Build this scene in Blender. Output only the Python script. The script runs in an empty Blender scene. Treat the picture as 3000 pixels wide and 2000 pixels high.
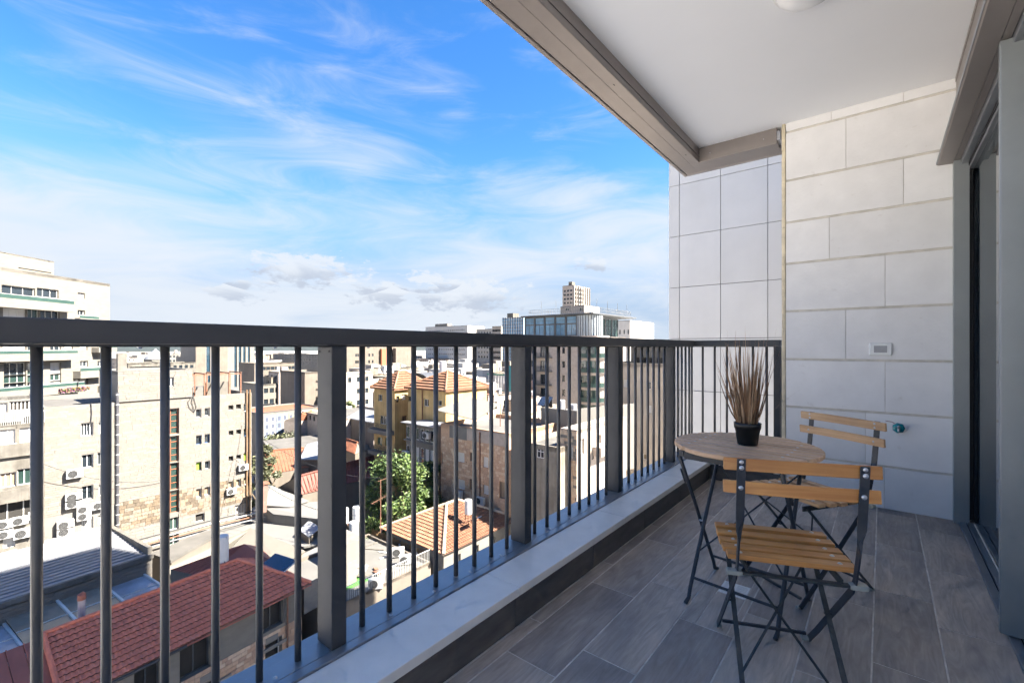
import bpy, bmesh, math, random
from mathutils import Vector, Matrix
random.seed(7)
S = bpy.context.scene
COL = S.collection
R_ = math.radians

# ------------------------------------------------------------------ camera
CAM_H = 1.15
FPX, CX, CY = 1333.33, 1500.0, 1016.0          # focal length and horizon of the 3000 px wide photograph
YAW = R_(39.14)
cam_d = bpy.data.cameras.new('camera')
cam = bpy.data.objects.new('camera', cam_d)
COL.objects.link(cam)
cam.location = (0, 0, CAM_H)
cam.rotation_euler = (R_(90), 0, YAW)
cam_d.lens = 16.0
cam_d.sensor_width = 36.0
cam_d.shift_y = 16.0 / 3000
cam_d.clip_start = 0.02
cam_d.clip_end = 20000
S.camera = cam

# ------------------------------------------------------------------ sky and sun
SUN_EL, SUN_AZ = R_(43), R_(62)                # azimuth from +Y towards +X
world = bpy.data.worlds.new('World')
S.world = world
world.use_nodes = True
SKY_STR = 0.05
SKY_HUE, SKY_SAT, SKY_VAL = 0.505, 1.32, 0.64
CL_WHITE = (1.50, 1.60, 1.74, 1)
CL_HAZE = (0.64, 0.93, 1.38, 1)
CL_DARK = (1.02, 1.14, 1.36, 1)
def build_world():
    nt = world.node_tree
    nt.nodes.clear()
    N = nt.nodes.new
    L = nt.links.new
    def put(v, sock):
        if isinstance(v, (int, float, tuple)): sock.default_value = v
        else: L(v, sock)
    def math_(op, a, b=None, c=None):
        n = N('ShaderNodeMath'); n.operation = op
        for i, v in enumerate((a, b, c)):
            if v is not None: put(v, n.inputs[i])
        return n.outputs[0]
    def vmath(op, a, b=None, c=None, out=0):
        n = N('ShaderNodeVectorMath'); n.operation = op
        for i, v in enumerate((a, b, c)):
            if v is not None: put(v, n.inputs[i])
        return n.outputs[out]
    def smooth(v, lo, hi):
        n = N('ShaderNodeMapRange'); n.interpolation_type = 'SMOOTHSTEP'
        L(v, n.inputs[0]); n.inputs[1].default_value = lo; n.inputs[2].default_value = hi
        return n.outputs[0]
    def mix(f, a, b):
        n = N('ShaderNodeMix'); n.data_type = 'RGBA'
        put(f, n.inputs[0]); put(a, n.inputs[6]); put(b, n.inputs[7])
        return n.outputs[2]
    def noise(vec, scale, detail, rough, dist=0.0):
        n = N('ShaderNodeTexNoise'); n.inputs['Scale'].default_value = scale
        n.inputs['Detail'].default_value = detail; n.inputs['Roughness'].default_value = rough
        n.inputs['Distortion'].default_value = dist
        L(vec, n.inputs['Vector'])
        return n.outputs[0]
    sky = N('ShaderNodeTexSky'); sky.sky_type = 'NISHITA'; sky.sun_disc = False
    sky.sun_elevation = SUN_EL; sky.sun_rotation = SUN_AZ
    sky.altitude = 800; sky.air_density = 1.0; sky.dust_density = 0.4; sky.ozone_density = 2.0
    hsv = N('ShaderNodeHueSaturation')
    hsv.inputs['Hue'].default_value = SKY_HUE; hsv.inputs['Saturation'].default_value = SKY_SAT; hsv.inputs['Value'].default_value = SKY_VAL
    L(sky.outputs[0], hsv.inputs['Color'])
    tc = N('ShaderNodeTexCoord')
    sep = N('ShaderNodeSeparateXYZ'); L(tc.outputs['Generated'], sep.inputs[0])
    x, y, z = sep.outputs
    el = math_('ARCSINE', z)
    az = math_('ARCTAN2', x, y)
    ae = N('ShaderNodeCombineXYZ'); L(az, ae.inputs[0]); L(el, ae.inputs[1])
    ae = ae.outputs[0]
    # thin cloud: broad sheets low down, combed into wisps that rise to the right
    mpA = N('ShaderNodeMapping'); mpA.inputs['Rotation'].default_value = (0, 0, R_(-8)); mpA.inputs['Scale'].default_value = (1.6, 5.2, 1)
    mpA.inputs['Location'].default_value = (0.35, 0.15, 0); L(ae, mpA.inputs[0])
    big = noise(mpA.outputs[0], 1.0, 2, 0.5, 0.35)
    mpB = N('ShaderNodeMapping'); mpB.inputs['Rotation'].default_value = (0, 0, R_(-14)); mpB.inputs['Scale'].default_value = (3.6, 15.0, 1); L(ae, mpB.inputs[0])
    fine = noise(mpB.outputs[0], 1.0, 7, 0.62, 0.9)
    low = smooth(el, R_(25), R_(11))
    cover = math_('ADD', math_('MULTIPLY', big, 0.95), math_('MULTIPLY', fine, 0.62))
    cover = math_('ADD', cover, math_('MULTIPLY', low, 0.26))
    cir = math_('MULTIPLY', smooth(cover, 0.74, 1.20), 0.92)
    haze = math_('MULTIPLY', smooth(el, R_(24), R_(3)), 0.96)
    skyc = mix(haze, hsv.outputs[0], CL_HAZE)
    c1 = mix(cir, skyc, CL_WHITE)
    # small cumulus puffs low in the sky
    pn = noise(vmath('MULTIPLY', ae, (1.0, 2.0, 1.0)), 27, 4, 0.62, 0.0)
    puffs = []
    for (px, py, wx, wy) in ((900, 790, 175, 48), (1130, 862, 100, 38), (1368, 864, 165, 52), (1250, 815, 65, 26), (690, 855, 95, 30),
                             (1750, 775, 65, 20), (60, 752, 120, 16)):
        a_ = (px - CX) / FPX
        dx, dy = -math.sin(YAW) + a_ * math.cos(YAW), math.cos(YAW) + a_ * math.sin(YAW)
        r = math.hypot(dx, dy)
        puffs.append((math.atan2(dx, dy), math.atan2((CY - py) / FPX, r), wx / FPX / r / r, wy / FPX / r))
    for k in range(4):                              # the rest of the sky ring carries the same small clouds
        puffs.append((R_(40 + 62 * k), R_(6 + 2 * (k % 2)), .08, .022))
    best = None; up = None
    for (a0, e0, w, h) in puffs:
        q = vmath('MULTIPLY_ADD', ae, (1 / w, 1 / h, 0), (-a0 / w, -e0 / h, 0))
        d = vmath('LENGTH', q, out=1)
        best = d if best is None else math_('MINIMUM', best, d)
        sy = N('ShaderNodeSeparateXYZ'); L(q, sy.inputs[0])
        t = math_('MULTIPLY', math_('LESS_THAN', d, 1.7), sy.outputs[1])
        up = t if up is None else math_('ADD', up, t)
    dens = math_('SUBTRACT', math_('MULTIPLY', math_('SUBTRACT', pn, 0.5), 3.0), math_('SUBTRACT', best, 1.0))
    cum = math_('MULTIPLY', smooth(dens, -0.05, 0.5), 0.88)
    lit = smooth(math_('ADD', up, math_('MULTIPLY', math_('SUBTRACT', fine, 0.5), 3.0)), -0.7, 0.3)
    ccol = mix(lit, CL_DARK, CL_WHITE)
    c2 = mix(cum, c1, ccol)
    bg = N('ShaderNodeBackground'); bg.inputs['Strength'].default_value = SKY_STR
    L(c2, bg.inputs['Color'])
    out = N('ShaderNodeOutputWorld'); L(bg.outputs[0], out.inputs[0])
    world.cycles.sampling_method = 'MANUAL'
    world.cycles.sample_map_resolution = 512
build_world()

sun_d = bpy.data.lights.new('sun', 'SUN')
sun_d.energy = 3.1
sun_d.angle = R_(0.53)
sun_d.color = (1.0, 0.93, 0.82)
sun = bpy.data.objects.new('sun', sun_d)
COL.objects.link(sun)
to_sun = Vector((math.sin(SUN_AZ) * math.cos(SUN_EL), math.cos(SUN_AZ) * math.cos(SUN_EL), math.sin(SUN_EL)))
sun.rotation_euler = to_sun.to_track_quat('Z', 'Y').to_euler()
sun.location = (30, 30, 60)

S.view_settings.view_transform = 'Standard'
S.view_settings.look = 'None'
S.view_settings.exposure = 3.5
S.view_settings.gamma = 1.0
S.render.engine = 'CYCLES'
S.cycles.max_bounces = 7
S.cycles.diffuse_bounces = 5
S.cycles.glossy_bounces = 3
S.cycles.transmission_bounces = 4
S.cycles.sample_clamp_indirect = 8
S.cycles.use_denoising = True
S.cycles.use_adaptive_sampling = True
S.cycles.adaptive_threshold = 0.02
S.cycles.adaptive_min_samples = 12

# ------------------------------------------------------------------ helpers
FW = Vector((-math.sin(YAW), math.cos(YAW), 0))
RT = Vector((math.cos(YAW), math.sin(YAW), 0))
def ray(px, py):
    return FW + RT * ((px - CX) / FPX) + Vector((0, 0, -(py - CY) / FPX))
def at(px, py, d):
    return Vector((0, 0, CAM_H)) + ray(px, py) * d
def onz(px, py, z):
    r = ray(px, py)
    return Vector((0, 0, CAM_H)) + r * ((z - CAM_H) / r.z)
def zat(py, d):
    return CAM_H - (py - CY) / FPX * d

_mats = {}
def mat(name, col, rough=0.6, metal=0.0, var=0.10, scale=3.0, detail=5, bump=0.0, bscale=60, stretch=(1, 1, 1),
        spots=None, spec=0.5, col2=None, big=0.0, bigscale=0.4, per_obj=False, coat=0.0, streaks=0.0, emit=None, jitter=0.0):
    """Principled material with fine and broad colour variation, optional stains, vertical streaks and relief."""
    if name in _mats: return _mats[name]
    m = bpy.data.materials.new(name); m.use_nodes = True
    nt = m.node_tree; N = nt.nodes.new; L = nt.links.new
    b = nt.nodes['Principled BSDF']
    tc = N('ShaderNodeTexCoord'); vec = tc.outputs['Object']
    oi = None
    if per_obj or jitter:
        oi = N('ShaderNodeObjectInfo')
    if per_obj:
        add = N('ShaderNodeVectorMath'); add.operation = 'MULTIPLY_ADD'
        cx = N('ShaderNodeCombineXYZ')
        for i in range(3): L(oi.outputs['Random'], cx.inputs[i])
        L(cx.outputs[0], add.inputs[0]); add.inputs[1].default_value = (37, 53, 29); L(vec, add.inputs[2]); vec = add.outputs[0]
    mp = N('ShaderNodeMapping'); mp.inputs['Scale'].default_value = stretch; L(vec, mp.inputs[0])
    def noise(sc, det, v=None, dist=0.0):
        n = N('ShaderNodeTexNoise'); n.inputs['Scale'].default_value = sc; n.inputs['Detail'].default_value = det
        n.inputs['Roughness'].default_value = 0.6; n.inputs['Distortion'].default_value = dist
        L(mp.outputs[0] if v is None else v, n.inputs['Vector']); return n.outputs[0]
    def ramp(f, lo, hi, c0, c1):
        r = N('ShaderNodeValToRGB'); r.color_ramp.elements[0].position = lo; r.color_ramp.elements[1].position = hi
        r.color_ramp.elements[0].color = (*c0, 1); r.color_ramp.elements[1].color = (*c1, 1); L(f, r.inputs[0]); return r.outputs[0]
    def mulc(a, bb, fac=1.0):
        n = N('ShaderNodeMix'); n.data_type = 'RGBA'; n.blend_type = 'MULTIPLY'; n.inputs[0].default_value = fac
        L(a, n.inputs[6]); L(bb, n.inputs[7]); return n.outputs[2]
    c_lo = tuple(max(0, c * (1 - var)) for c in col); c_hi = tuple(min(1, c * (1 + var)) for c in (col2 or col))
    color = ramp(noise(scale, detail), 0.32, 0.68, c_lo, c_hi)
    if big:
        color = mulc(color, ramp(noise(bigscale, 4, vec, 0.5), 0.3, 0.72, (1 - big,) * 3, (1, 1, 1)))
    if streaks:
        ms = N('ShaderNodeMapping'); ms.inputs['Scale'].default_value = (1.3, 1.3, 0.07); L(vec, ms.inputs[0])
        color = mulc(color, ramp(noise(1.1, 6, ms.outputs[0]), 0.38, 0.62, (1 - streaks, 1 - streaks * 1.05, 1 - streaks * 1.15), (1, 1, 1)))
    if spots:
        sc, lo, hi, cc = spots
        f = N('ShaderNodeMapRange'); f.inputs[1].default_value = lo; f.inputs[2].default_value = hi; L(noise(sc, 7), f.inputs[0])
        n = N('ShaderNodeMix'); n.data_type = 'RGBA'; L(f.outputs[0], n.inputs[0]); L(color, n.inputs[6]); n.inputs[7].default_value = (*cc, 1); color = n.outputs[2]
    if jitter:
        color = mulc(color, ramp(oi.outputs['Random'], 0, 1, (1 - jitter,) * 3, (1, 1, 1)))
    L(color, b.inputs['Base Color'])
    b.inputs['Roughness'].default_value = rough; b.inputs['Metallic'].default_value = metal
    b.inputs['Specular IOR Level'].default_value = spec
    if coat: b.inputs['Coat Weight'].default_value = coat; b.inputs['Coat Roughness'].default_value = 0.15
    if bump:
        bp = N('ShaderNodeBump'); bp.inputs['Strength'].default_value = bump; bp.inputs['Distance'].default_value = 0.01
        L(noise(bscale, 4), bp.inputs['Height']); L(bp.outputs[0], b.inputs['Normal'])
    if emit:
        b.inputs['Emission Color'].default_value = (*emit[0], 1); b.inputs['Emission Strength'].default_value = emit[1]
    _mats[name] = m
    return m

class MB:
    """Collects boxes, tubes and polygons; build() links them as one mesh object."""
    def __init__(s): s.v = []; s.f = []
    def poly(s, pts, flip=False):
        i = len(s.v); s.v += [tuple(p) for p in pts]; r = list(range(i, i + len(pts))); s.f.append(r[::-1] if flip else r); return s
    def box(s, a, b):
        x0, y0, z0 = a; x1, y1, z1 = b; i = len(s.v)
        s.v += [(x0, y0, z0), (x1, y0, z0), (x1, y1, z0), (x0, y1, z0), (x0, y0, z1), (x1, y0, z1), (x1, y1, z1), (x0, y1, z1)]
        s.f += [[i, i+3, i+2, i+1], [i+4, i+5, i+6, i+7], [i, i+1, i+5, i+4], [i+1, i+2, i+6, i+5], [i+2, i+3, i+7, i+6], [i+3, i, i+4, i+7]]; return s
    def obox(s, o, ax, ay, az):
        """box from corner o along three edge vectors"""
        o, ax, ay, az = map(Vector, (o, ax, ay, az)); i = len(s.v)
        s.v += [tuple(p) for p in (o, o+ax, o+ax+ay, o+ay, o+az, o+ax+az, o+ax+ay+az, o+ay+az)]
        fs = [[0, 3, 2, 1], [4, 5, 6, 7], [0, 1, 5, 4], [1, 2, 6, 5], [2, 3, 7, 6], [3, 0, 4, 7]]
        if ax.cross(ay).dot(az) < 0: fs = [q[::-1] for q in fs]
        s.f += [[i + k for k in q] for q in fs]; return s
    def bar(s, p, q, w, t, up=(0, 0, 1)):
        """flat bar from p to q: w wide across, t thick"""
        p, q = Vector(p), Vector(q); d = (q - p); n = d.normalized(); side = n.cross(Vector(up))
        if side.length < 1e-4: side = n.cross(Vector((1, 0, 0)))
        side.normalize(); u = side.cross(n).normalized()
        return s.obox(p - side * w / 2 - u * t / 2, d, side * w, u * t)
    def tube(s, pts, r, n=8, cap=True):
        pts = [Vector(p) for p in pts]; rs = r if isinstance(r, (list, tuple)) else [r] * len(pts); base = len(s.v)
        prev = None
        for k, p in enumerate(pts):
            t = (pts[min(k + 1, len(pts) - 1)] - pts[max(k - 1, 0)]).normalized()
            a = prev if prev is not None else (Vector((0, 0, 1)) if abs(t.z) < 0.9 else Vector((1, 0, 0)))
            e1 = (a - t * a.dot(t)).normalized(); e2 = t.cross(e1); prev = e1
            for j in range(n):
                th = 2 * math.pi * j / n; s.v.append(tuple(p + e1 * math.cos(th) * rs[k] + e2 * math.sin(th) * rs[k]))
        for k in range(len(pts) - 1):
            for j in range(n):
                a = base + k * n + j; b = base + k * n + (j + 1) % n; s.f.append([a, b, b + n, a + n])
        if cap:
            s.f.append([base + j for j in range(n)][::-1]); e = base + (len(pts) - 1) * n; s.f.append([e + j for j in range(n)])
        return s
    def lathe(s, prof, c=(0, 0, 0), n=24):
        base = len(s.v); m = len(prof)
        for j in range(n):
            th = 2 * math.pi * j / n
            for r, z in prof: s.v.append((c[0] + r * math.cos(th), c[1] + r * math.sin(th), c[2] + z))
        for j in range(n):
            for k in range(m - 1):
                a = base + j * m + k; b = base + ((j + 1) % n) * m + k; s.f.append([a, b, b + 1, a + 1])
        return s
    def prism(s, poly2, fn):
        """fn(u,v,k) maps a 2-d outline to the two ends k=0 and k=1"""
        n = len(poly2); i = len(s.v)
        for k in (0, 1): s.v += [tuple(fn(u, v, k)) for u, v in poly2]
        s.f.append([i + j for j in range(n)][::-1]); s.f.append([i + n + j for j in range(n)])
        for j in range(n):
            a, b = i + j, i + (j + 1) % n; s.f.append([a, b, b + n, a + n])
        return s
    def mesh(s, name, smooth=False):
        me = bpy.data.meshes.new(name); me.from_pydata(s.v, [], s.f); me.update()
        if smooth:
            for p in me.polygons: p.use_smooth = True
        return me
    def build(s, name, m, parent=None, bevel=0.0, smooth=False, fix=False, loc=None):
        me = s.mesh(name, smooth)
        if fix:
            bm = bmesh.new(); bm.from_mesh(me); bmesh.ops.remove_doubles(bm, verts=bm.verts, dist=1e-5); bmesh.ops.recalc_face_normals(bm, faces=bm.faces); bm.to_mesh(me); bm.free()
            if smooth:
                for p in me.polygons: p.use_smooth = True
        if m is not None: me.materials.append(m)
        o = bpy.data.objects.new(name, me); COL.objects.link(o)
        if loc is not None: o.location = loc
        if parent is not None: o.parent = parent
        if bevel:
            bv = o.modifiers.new('bevel', 'BEVEL'); bv.width = bevel; bv.segments = 2; bv.limit_method = 'ANGLE'; bv.angle_limit = R_(40)
        return o

def inst(name, me, parent=None, loc=(0, 0, 0), rz=0.0, scale=None):
    o = bpy.data.objects.new(name, me); COL.objects.link(o); o.location = loc; o.rotation_euler = (0, 0, rz)
    if scale: o.scale = scale
    if parent is not None: o.parent = parent
    return o
def tag(o, label=None, cat=None, group=None, kind=None):
    if label: o['label'] = label
    if cat: o['category'] = cat
    if group: o['group'] = group
    if kind: o['kind'] = kind
    return o
def thing(name, label, cat, loc=(0, 0, 0), rz=0.0, group=None):
    o = bpy.data.objects.new(name, None); COL.objects.link(o); o.location = loc; o.rotation_euler = (0, 0, rz); o.empty_display_size = 0.2
    return tag(o, label, cat, group)
def copy_tree(o, parent=None):
    c = o.copy(); COL.objects.link(c); c.parent = parent
    for ch in [k for k in o.children]: copy_tree(ch, c)
    return c

# ------------------------------------------------------------------ materials of the balcony
def wood_mat(name, c0, c1, axis=0, rough=0.5, coat=0.0, grey=0.0):
    m = bpy.data.materials.new(name); m.use_nodes = True
    nt = m.node_tree; N = nt.nodes.new; L = nt.links.new; b = nt.nodes['Principled BSDF']
    tc = N('ShaderNodeTexCoord'); oi = N('ShaderNodeObjectInfo')
    cx = N('ShaderNodeCombineXYZ')
    for i in range(3): L(oi.outputs['Random'], cx.inputs[i])
    add = N('ShaderNodeVectorMath'); add.operation = 'MULTIPLY_ADD'; add.inputs[1].default_value = (11, 7, 13)
    L(cx.outputs[0], add.inputs[0]); L(tc.outputs['Object'], add.inputs[2])
    mp = N('ShaderNodeMapping'); sc = [38, 38, 38]; sc[axis] = 2.2; mp.inputs['Scale'].default_value = sc; L(add.outputs[0], mp.inputs[0])
    n1 = N('ShaderNodeTexNoise'); n1.inputs['Scale'].default_value = 1.0; n1.inputs['Detail'].default_value = 6; n1.inputs['Distortion'].default_value = 1.4; L(mp.outputs[0], n1.inputs['Vector'])
    r = N('ShaderNodeValToRGB'); r.color_ramp.elements[0].position = 0.28; r.color_ramp.elements[1].position = 0.7
    r.color_ramp.elements[0].color = (*c0, 1); r.color_ramp.elements[1].color = (*c1, 1); L(n1.outputs[0], r.inputs[0])
    n2 = N('ShaderNodeTexNoise'); n2.inputs['Scale'].default_value = 5; n2.inputs['Detail'].default_value = 4; L(add.outputs[0], n2.inputs['Vector'])
    r2 = N('ShaderNodeValToRGB'); r2.color_ramp.elements[0].position = 0.3; r2.color_ramp.elements[1].position = 0.65
    r2.color_ramp.elements[0].color = (0.72, 0.66, 0.62, 1); r2.color_ramp.elements[1].color = (1, 1, 1, 1); L(n2.outputs[0], r2.inputs[0])
    mx = N('ShaderNodeMix'); mx.data_type = 'RGBA'; mx.blend_type = 'MULTIPLY'; mx.inputs[0].default_value = 0.7; L(r.outputs[0], mx.inputs[6]); L(r2.outputs[0], mx.inputs[7])
    r3 = N('ShaderNodeValToRGB'); r3.color_ramp.elements[0].color = (0.8, 0.78, 0.76, 1); r3.color_ramp.elements[1].color = (1, 1, 1, 1); L(oi.outputs['Random'], r3.inputs[0])
    mx2 = N('ShaderNodeMix'); mx2.data_type = 'RGBA'; mx2.blend_type = 'MULTIPLY'; mx2.inputs[0].default_value = 0.8; L(mx.outputs[2], mx2.inputs[6]); L(r3.outputs[0], mx2.inputs[7])
    L(mx2.outputs[2], b.inputs['Base Color']); b.inputs['Roughness'].default_value = rough
    if coat: b.inputs['Coat Weight'].default_value = coat; b.inputs['Coat Roughness'].default_value = 0.25
    bp = N('ShaderNodeBump'); bp.inputs['Strength'].default_value = 0.25; bp.inputs['Distance'].default_value = 0.002; L(n1.outputs[0], bp.inputs['Height']); L(bp.outputs[0], b.inputs['Normal'])
    return m

def tile_mat():
    """dark wood-look porcelain: grain along the plank, cloudy scuffs, fine pale scratches"""
    m = bpy.data.materials.new('wood_look_porcelain'); m.use_nodes = True
    nt = m.node_tree; N = nt.nodes.new; L = nt.links.new; b = nt.nodes['Principled BSDF']
    tc = N('ShaderNodeTexCoord'); oi = N('ShaderNodeObjectInfo'); cx = N('ShaderNodeCombineXYZ')
    for i in range(3): L(oi.outputs['Random'], cx.inputs[i])
    add = N('ShaderNodeVectorMath'); add.operation = 'MULTIPLY_ADD'; add.inputs[1].default_value = (17, 31, 23)
    L(cx.outputs[0], add.inputs[0]); L(tc.outputs['Object'], add.inputs[2])
    def noise(scale3, det, dist=0.0, rough=0.6, sc=1.0):
        mp = N('ShaderNodeMapping'); mp.inputs['Scale'].default_value = scale3; L(add.outputs[0], mp.inputs[0])
        n = N('ShaderNodeTexNoise'); n.inputs['Scale'].default_value = sc; n.inputs['Detail'].default_value = det; n.inputs['Distortion'].default_value = dist; n.inputs['Roughness'].default_value = rough
        L(mp.outputs[0], n.inputs['Vector']); return n.outputs[0]
    def ramp(f, lo, hi, c0, c1):
        r = N('ShaderNodeValToRGB'); r.color_ramp.elements[0].position = lo; r.color_ramp.elements[1].position = hi
        r.color_ramp.elements[0].color = (*c0, 1); r.color_ramp.elements[1].color = (*c1, 1); L(f, r.inputs[0]); return r.outputs[0]
    grain = noise((26, 3.2, 10), 8, 2.2)
    base = ramp(grain, 0.30, 0.72, (0.345, 0.290, 0.242), (0.54, 0.462, 0.392))
    cloud = ramp(noise((4.5, 2.0, 3), 6, 0.8), 0.35, 0.70, (0.66, 0.68, 0.72), (1.12, 1.1, 1.06))
    mx = N('ShaderNodeMix'); mx.data_type = 'RGBA'; mx.blend_type = 'MULTIPLY'; mx.inputs[0].default_value = 1; L(base, mx.inputs[6]); L(cloud, mx.inputs[7])
    rnd = ramp(oi.outputs['Random'], 0, 1, (0.70, 0.69, 0.70), (1.18, 1.15, 1.10))
    mx1 = N('ShaderNodeMix'); mx1.data_type = 'RGBA'; mx1.blend_type = 'MULTIPLY'; mx1.inputs[0].default_value = 1; L(mx.outputs[2], mx1.inputs[6]); L(rnd, mx1.inputs[7])
    scr = N('ShaderNodeMapRange'); scr.inputs[1].default_value = 0.66; scr.inputs[2].default_value = 0.82; L(noise((60, 14, 9), 5, 1.0), scr.inputs[0])
    dust = N('ShaderNodeMapRange'); dust.inputs[1].default_value = 0.5; dust.inputs[2].default_value = 0.75; L(noise((3, 3, 3), 5, 0.5), dust.inputs[0])
    fm = N('ShaderNodeMath'); fm.operation = 'MULTIPLY'; L(scr.outputs[0], fm.inputs[0]); L(dust.outputs[0], fm.inputs[1])
    fm2 = N('ShaderNodeMath'); fm2.operation = 'MULTIPLY_ADD'; L(dust.outputs[0], fm2.inputs[0]); fm2.inputs[1].default_value = 0.13; L(fm.outputs[0], fm2.inputs[2])
    mx2 = N('ShaderNodeMix'); mx2.data_type = 'RGBA'; L(fm2.outputs[0], mx2.inputs[0]); L(mx1.outputs[2], mx2.inputs[6]); mx2.inputs[7].default_value = (0.66, 0.63, 0.60, 1)
    L(mx2.outputs[2], b.inputs['Base Color'])
    rr = N('ShaderNodeMapRange'); rr.inputs[3].default_value = 0.36; rr.inputs[4].default_value = 0.6; L(cloud, rr.inputs[0]); L(rr.outputs[0], b.inputs['Roughness'])
    bp = N('ShaderNodeBump'); bp.inputs['Strength'].default_value = 0.35; bp.inputs['Distance'].default_value = 0.0015; L(grain, bp.inputs['Height']); L(bp.outputs[0], b.inputs['Normal'])
    return m

M_tile = tile_mat()
M_grout = mat('sandy_grout', (0.58, 0.525, 0.455), 0.9, var=0.25, scale=14, bump=0.3, bscale=90)
M_lime = mat('pale_limestone', (0.86, 0.84, 0.815), 0.62, var=0.035, scale=6, detail=9, bump=0.18, bscale=42, per_obj=True, jitter=0.10,
             spots=(17, 0.64, 0.86, (0.66, 0.62, 0.57)), big=0.05, bigscale=3)
M_joint = mat('beige_joint', (0.62, 0.58, 0.51), 0.9, var=0.15, scale=12, bump=0.2)
M_seal = mat('yellow_sealant', (0.66, 0.57, 0.40), 0.7, var=0.18, scale=9, bump=0.3, bscale=30)
M_panel = mat('grey_white_panel', (0.53, 0.515, 0.495), 0.6, var=0.03, scale=2.2, detail=6, bump=0.05, bscale=30, per_obj=True, jitter=0.05, big=0.05, bigscale=1.5, streaks=0.04)
M_pjoint = mat('dark_open_joint', (0.02, 0.02, 0.022), 0.9, var=0.1)
M_ceil = mat('white_ceiling_paint', (0.90, 0.90, 0.895), 0.85, var=0.012, scale=1.5, bump=0.04, bscale=18)
M_alu = mat('grey_aluminium_paint', (0.062, 0.062, 0.064), 0.5, metal=0.0, var=0.10, scale=7, spec=0.18, big=.15, bigscale=5, bump=0.02, bscale=200)
M_bar = mat('satin_bar_grey', (0.085, 0.083, 0.082), 0.42, metal=0.15, var=0.08, scale=12, big=.1, bigscale=3)
M_rail = mat('dark_rail_paint', (0.05, 0.05, 0.053), 0.42, metal=0.2, var=0.08, scale=9, stretch=(1, .2, 1))  # darker than the posts: the rail's shaded side is put into its colour
M_alul = mat('light_grey_aluminium', (0.30, 0.315, 0.335), 0.36, metal=0.55, var=0.06, scale=9, big=0.12, bigscale=3)
M_alub = mat('taupe_aluminium', (0.25, 0.218, 0.198), 0.40, metal=0.35, var=0.05, scale=5)
M_alud = mat('door_frame_grey', (0.27, 0.285, 0.28), 0.40, metal=0.25, var=0.05, scale=6, big=0.08, bigscale=2)
M_rubber = mat('black_gasket', (0.012, 0.012, 0.013), 0.6, var=0.2)
M_screw = mat('steel_screw', (0.55, 0.55, 0.56), 0.3, metal=1.0, var=0.1)
M_cap = mat('sill_marble', (0.78, 0.735, 0.67), 0.42, var=0.05, scale=8, detail=9, per_obj=True, spots=(22, 0.66, 0.82, (0.67, 0.62, 0.55)), big=0.05, bigscale=3, bump=0.05, bscale=80)
M_skirt = mat('dark_skirting_tile', (0.11, 0.097, 0.086), 0.42, var=0.3, scale=5, detail=8, stretch=(1, 1.0, 4), per_obj=True, spots=(30, 0.68, 0.8, (0.16, 0.14, 0.12)))
M_glass = mat('tinted_door_glass', (0.025, 0.032, 0.038), 0.02, var=0.05, spec=1.0)
M_white_pl = mat('white_plastic', (0.78, 0.78, 0.75), 0.35, var=0.02)
M_grey_pl = mat('grey_plastic', (0.30, 0.30, 0.31), 0.3, var=0.08, scale=40)
M_blackst = mat('black_powder_coat', (0.03, 0.034, 0.042), 0.42, var=0.2, scale=30, spec=0.5)
M_blackw = mat('worn_dark_steel', (0.045, 0.050, 0.050), 0.45, metal=0.3, var=0.3, scale=40, spots=(30, 0.6, 0.8, (0.12, 0.13, 0.12)))
M_foot = mat('grey_green_foot', (0.30, 0.31, 0.27), 0.6, var=0.15, scale=30)
M_woodc = wood_mat('varnished_acacia', (0.48, 0.185, 0.042), (0.70, 0.345, 0.10), 0, 0.42, 0.25)
M_woodp = wood_mat('pale_acacia', (0.52, 0.29, 0.13), (0.74, 0.47, 0.25), 0, 0.5, 0.1)
M_woodt = wood_mat('weathered_table_slat', (0.60, 0.375, 0.215), (0.82, 0.56, 0.355), 0, 0.55, 0.05)
M_pot = mat('black_plastic_pot', (0.008, 0.008, 0.009), 0.38, var=0.2, scale=10)
M_conc = mat('own_building_render', (0.60, 0.57, 0.52), 0.8, var=0.06, scale=1.0, big=0.1)

# ------------------------------------------------------------------ the building we stand in
core = MB()
core.box((0.52, -1.0, -27), (13, 4.2, 3.45))            # flat behind the glass, kept low out of view to let in sky light
core.box((-0.585, 4.225, -27), (13, 7.24, 3.45))        # block behind the end wall
core.box((-2.60, 7.24, -27), (13, 36.0, 38.0))          # bays carrying the panels; unseen height and length shaped to shade near roofs
core.box((-1.50, 1.40, 2.935), (0.52, 4.47, 3.25))      # slab above the far half, cut short out of view for sky light
core.box((-1.505, -1.0, -0.36), (0.62, 4.50, -0.02))    # slab below
tag(core.build('building_core', M_conc), kind='structure')

# ceiling sheet
tag(MB().box((-1.282, 1.40, 2.931), (0.50, 4.30, 2.9345)).box((-1.0, 4.30, 2.931), (-0.60, 4.31, 2.9345)).build('ceiling', M_ceil), kind='structure')

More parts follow.
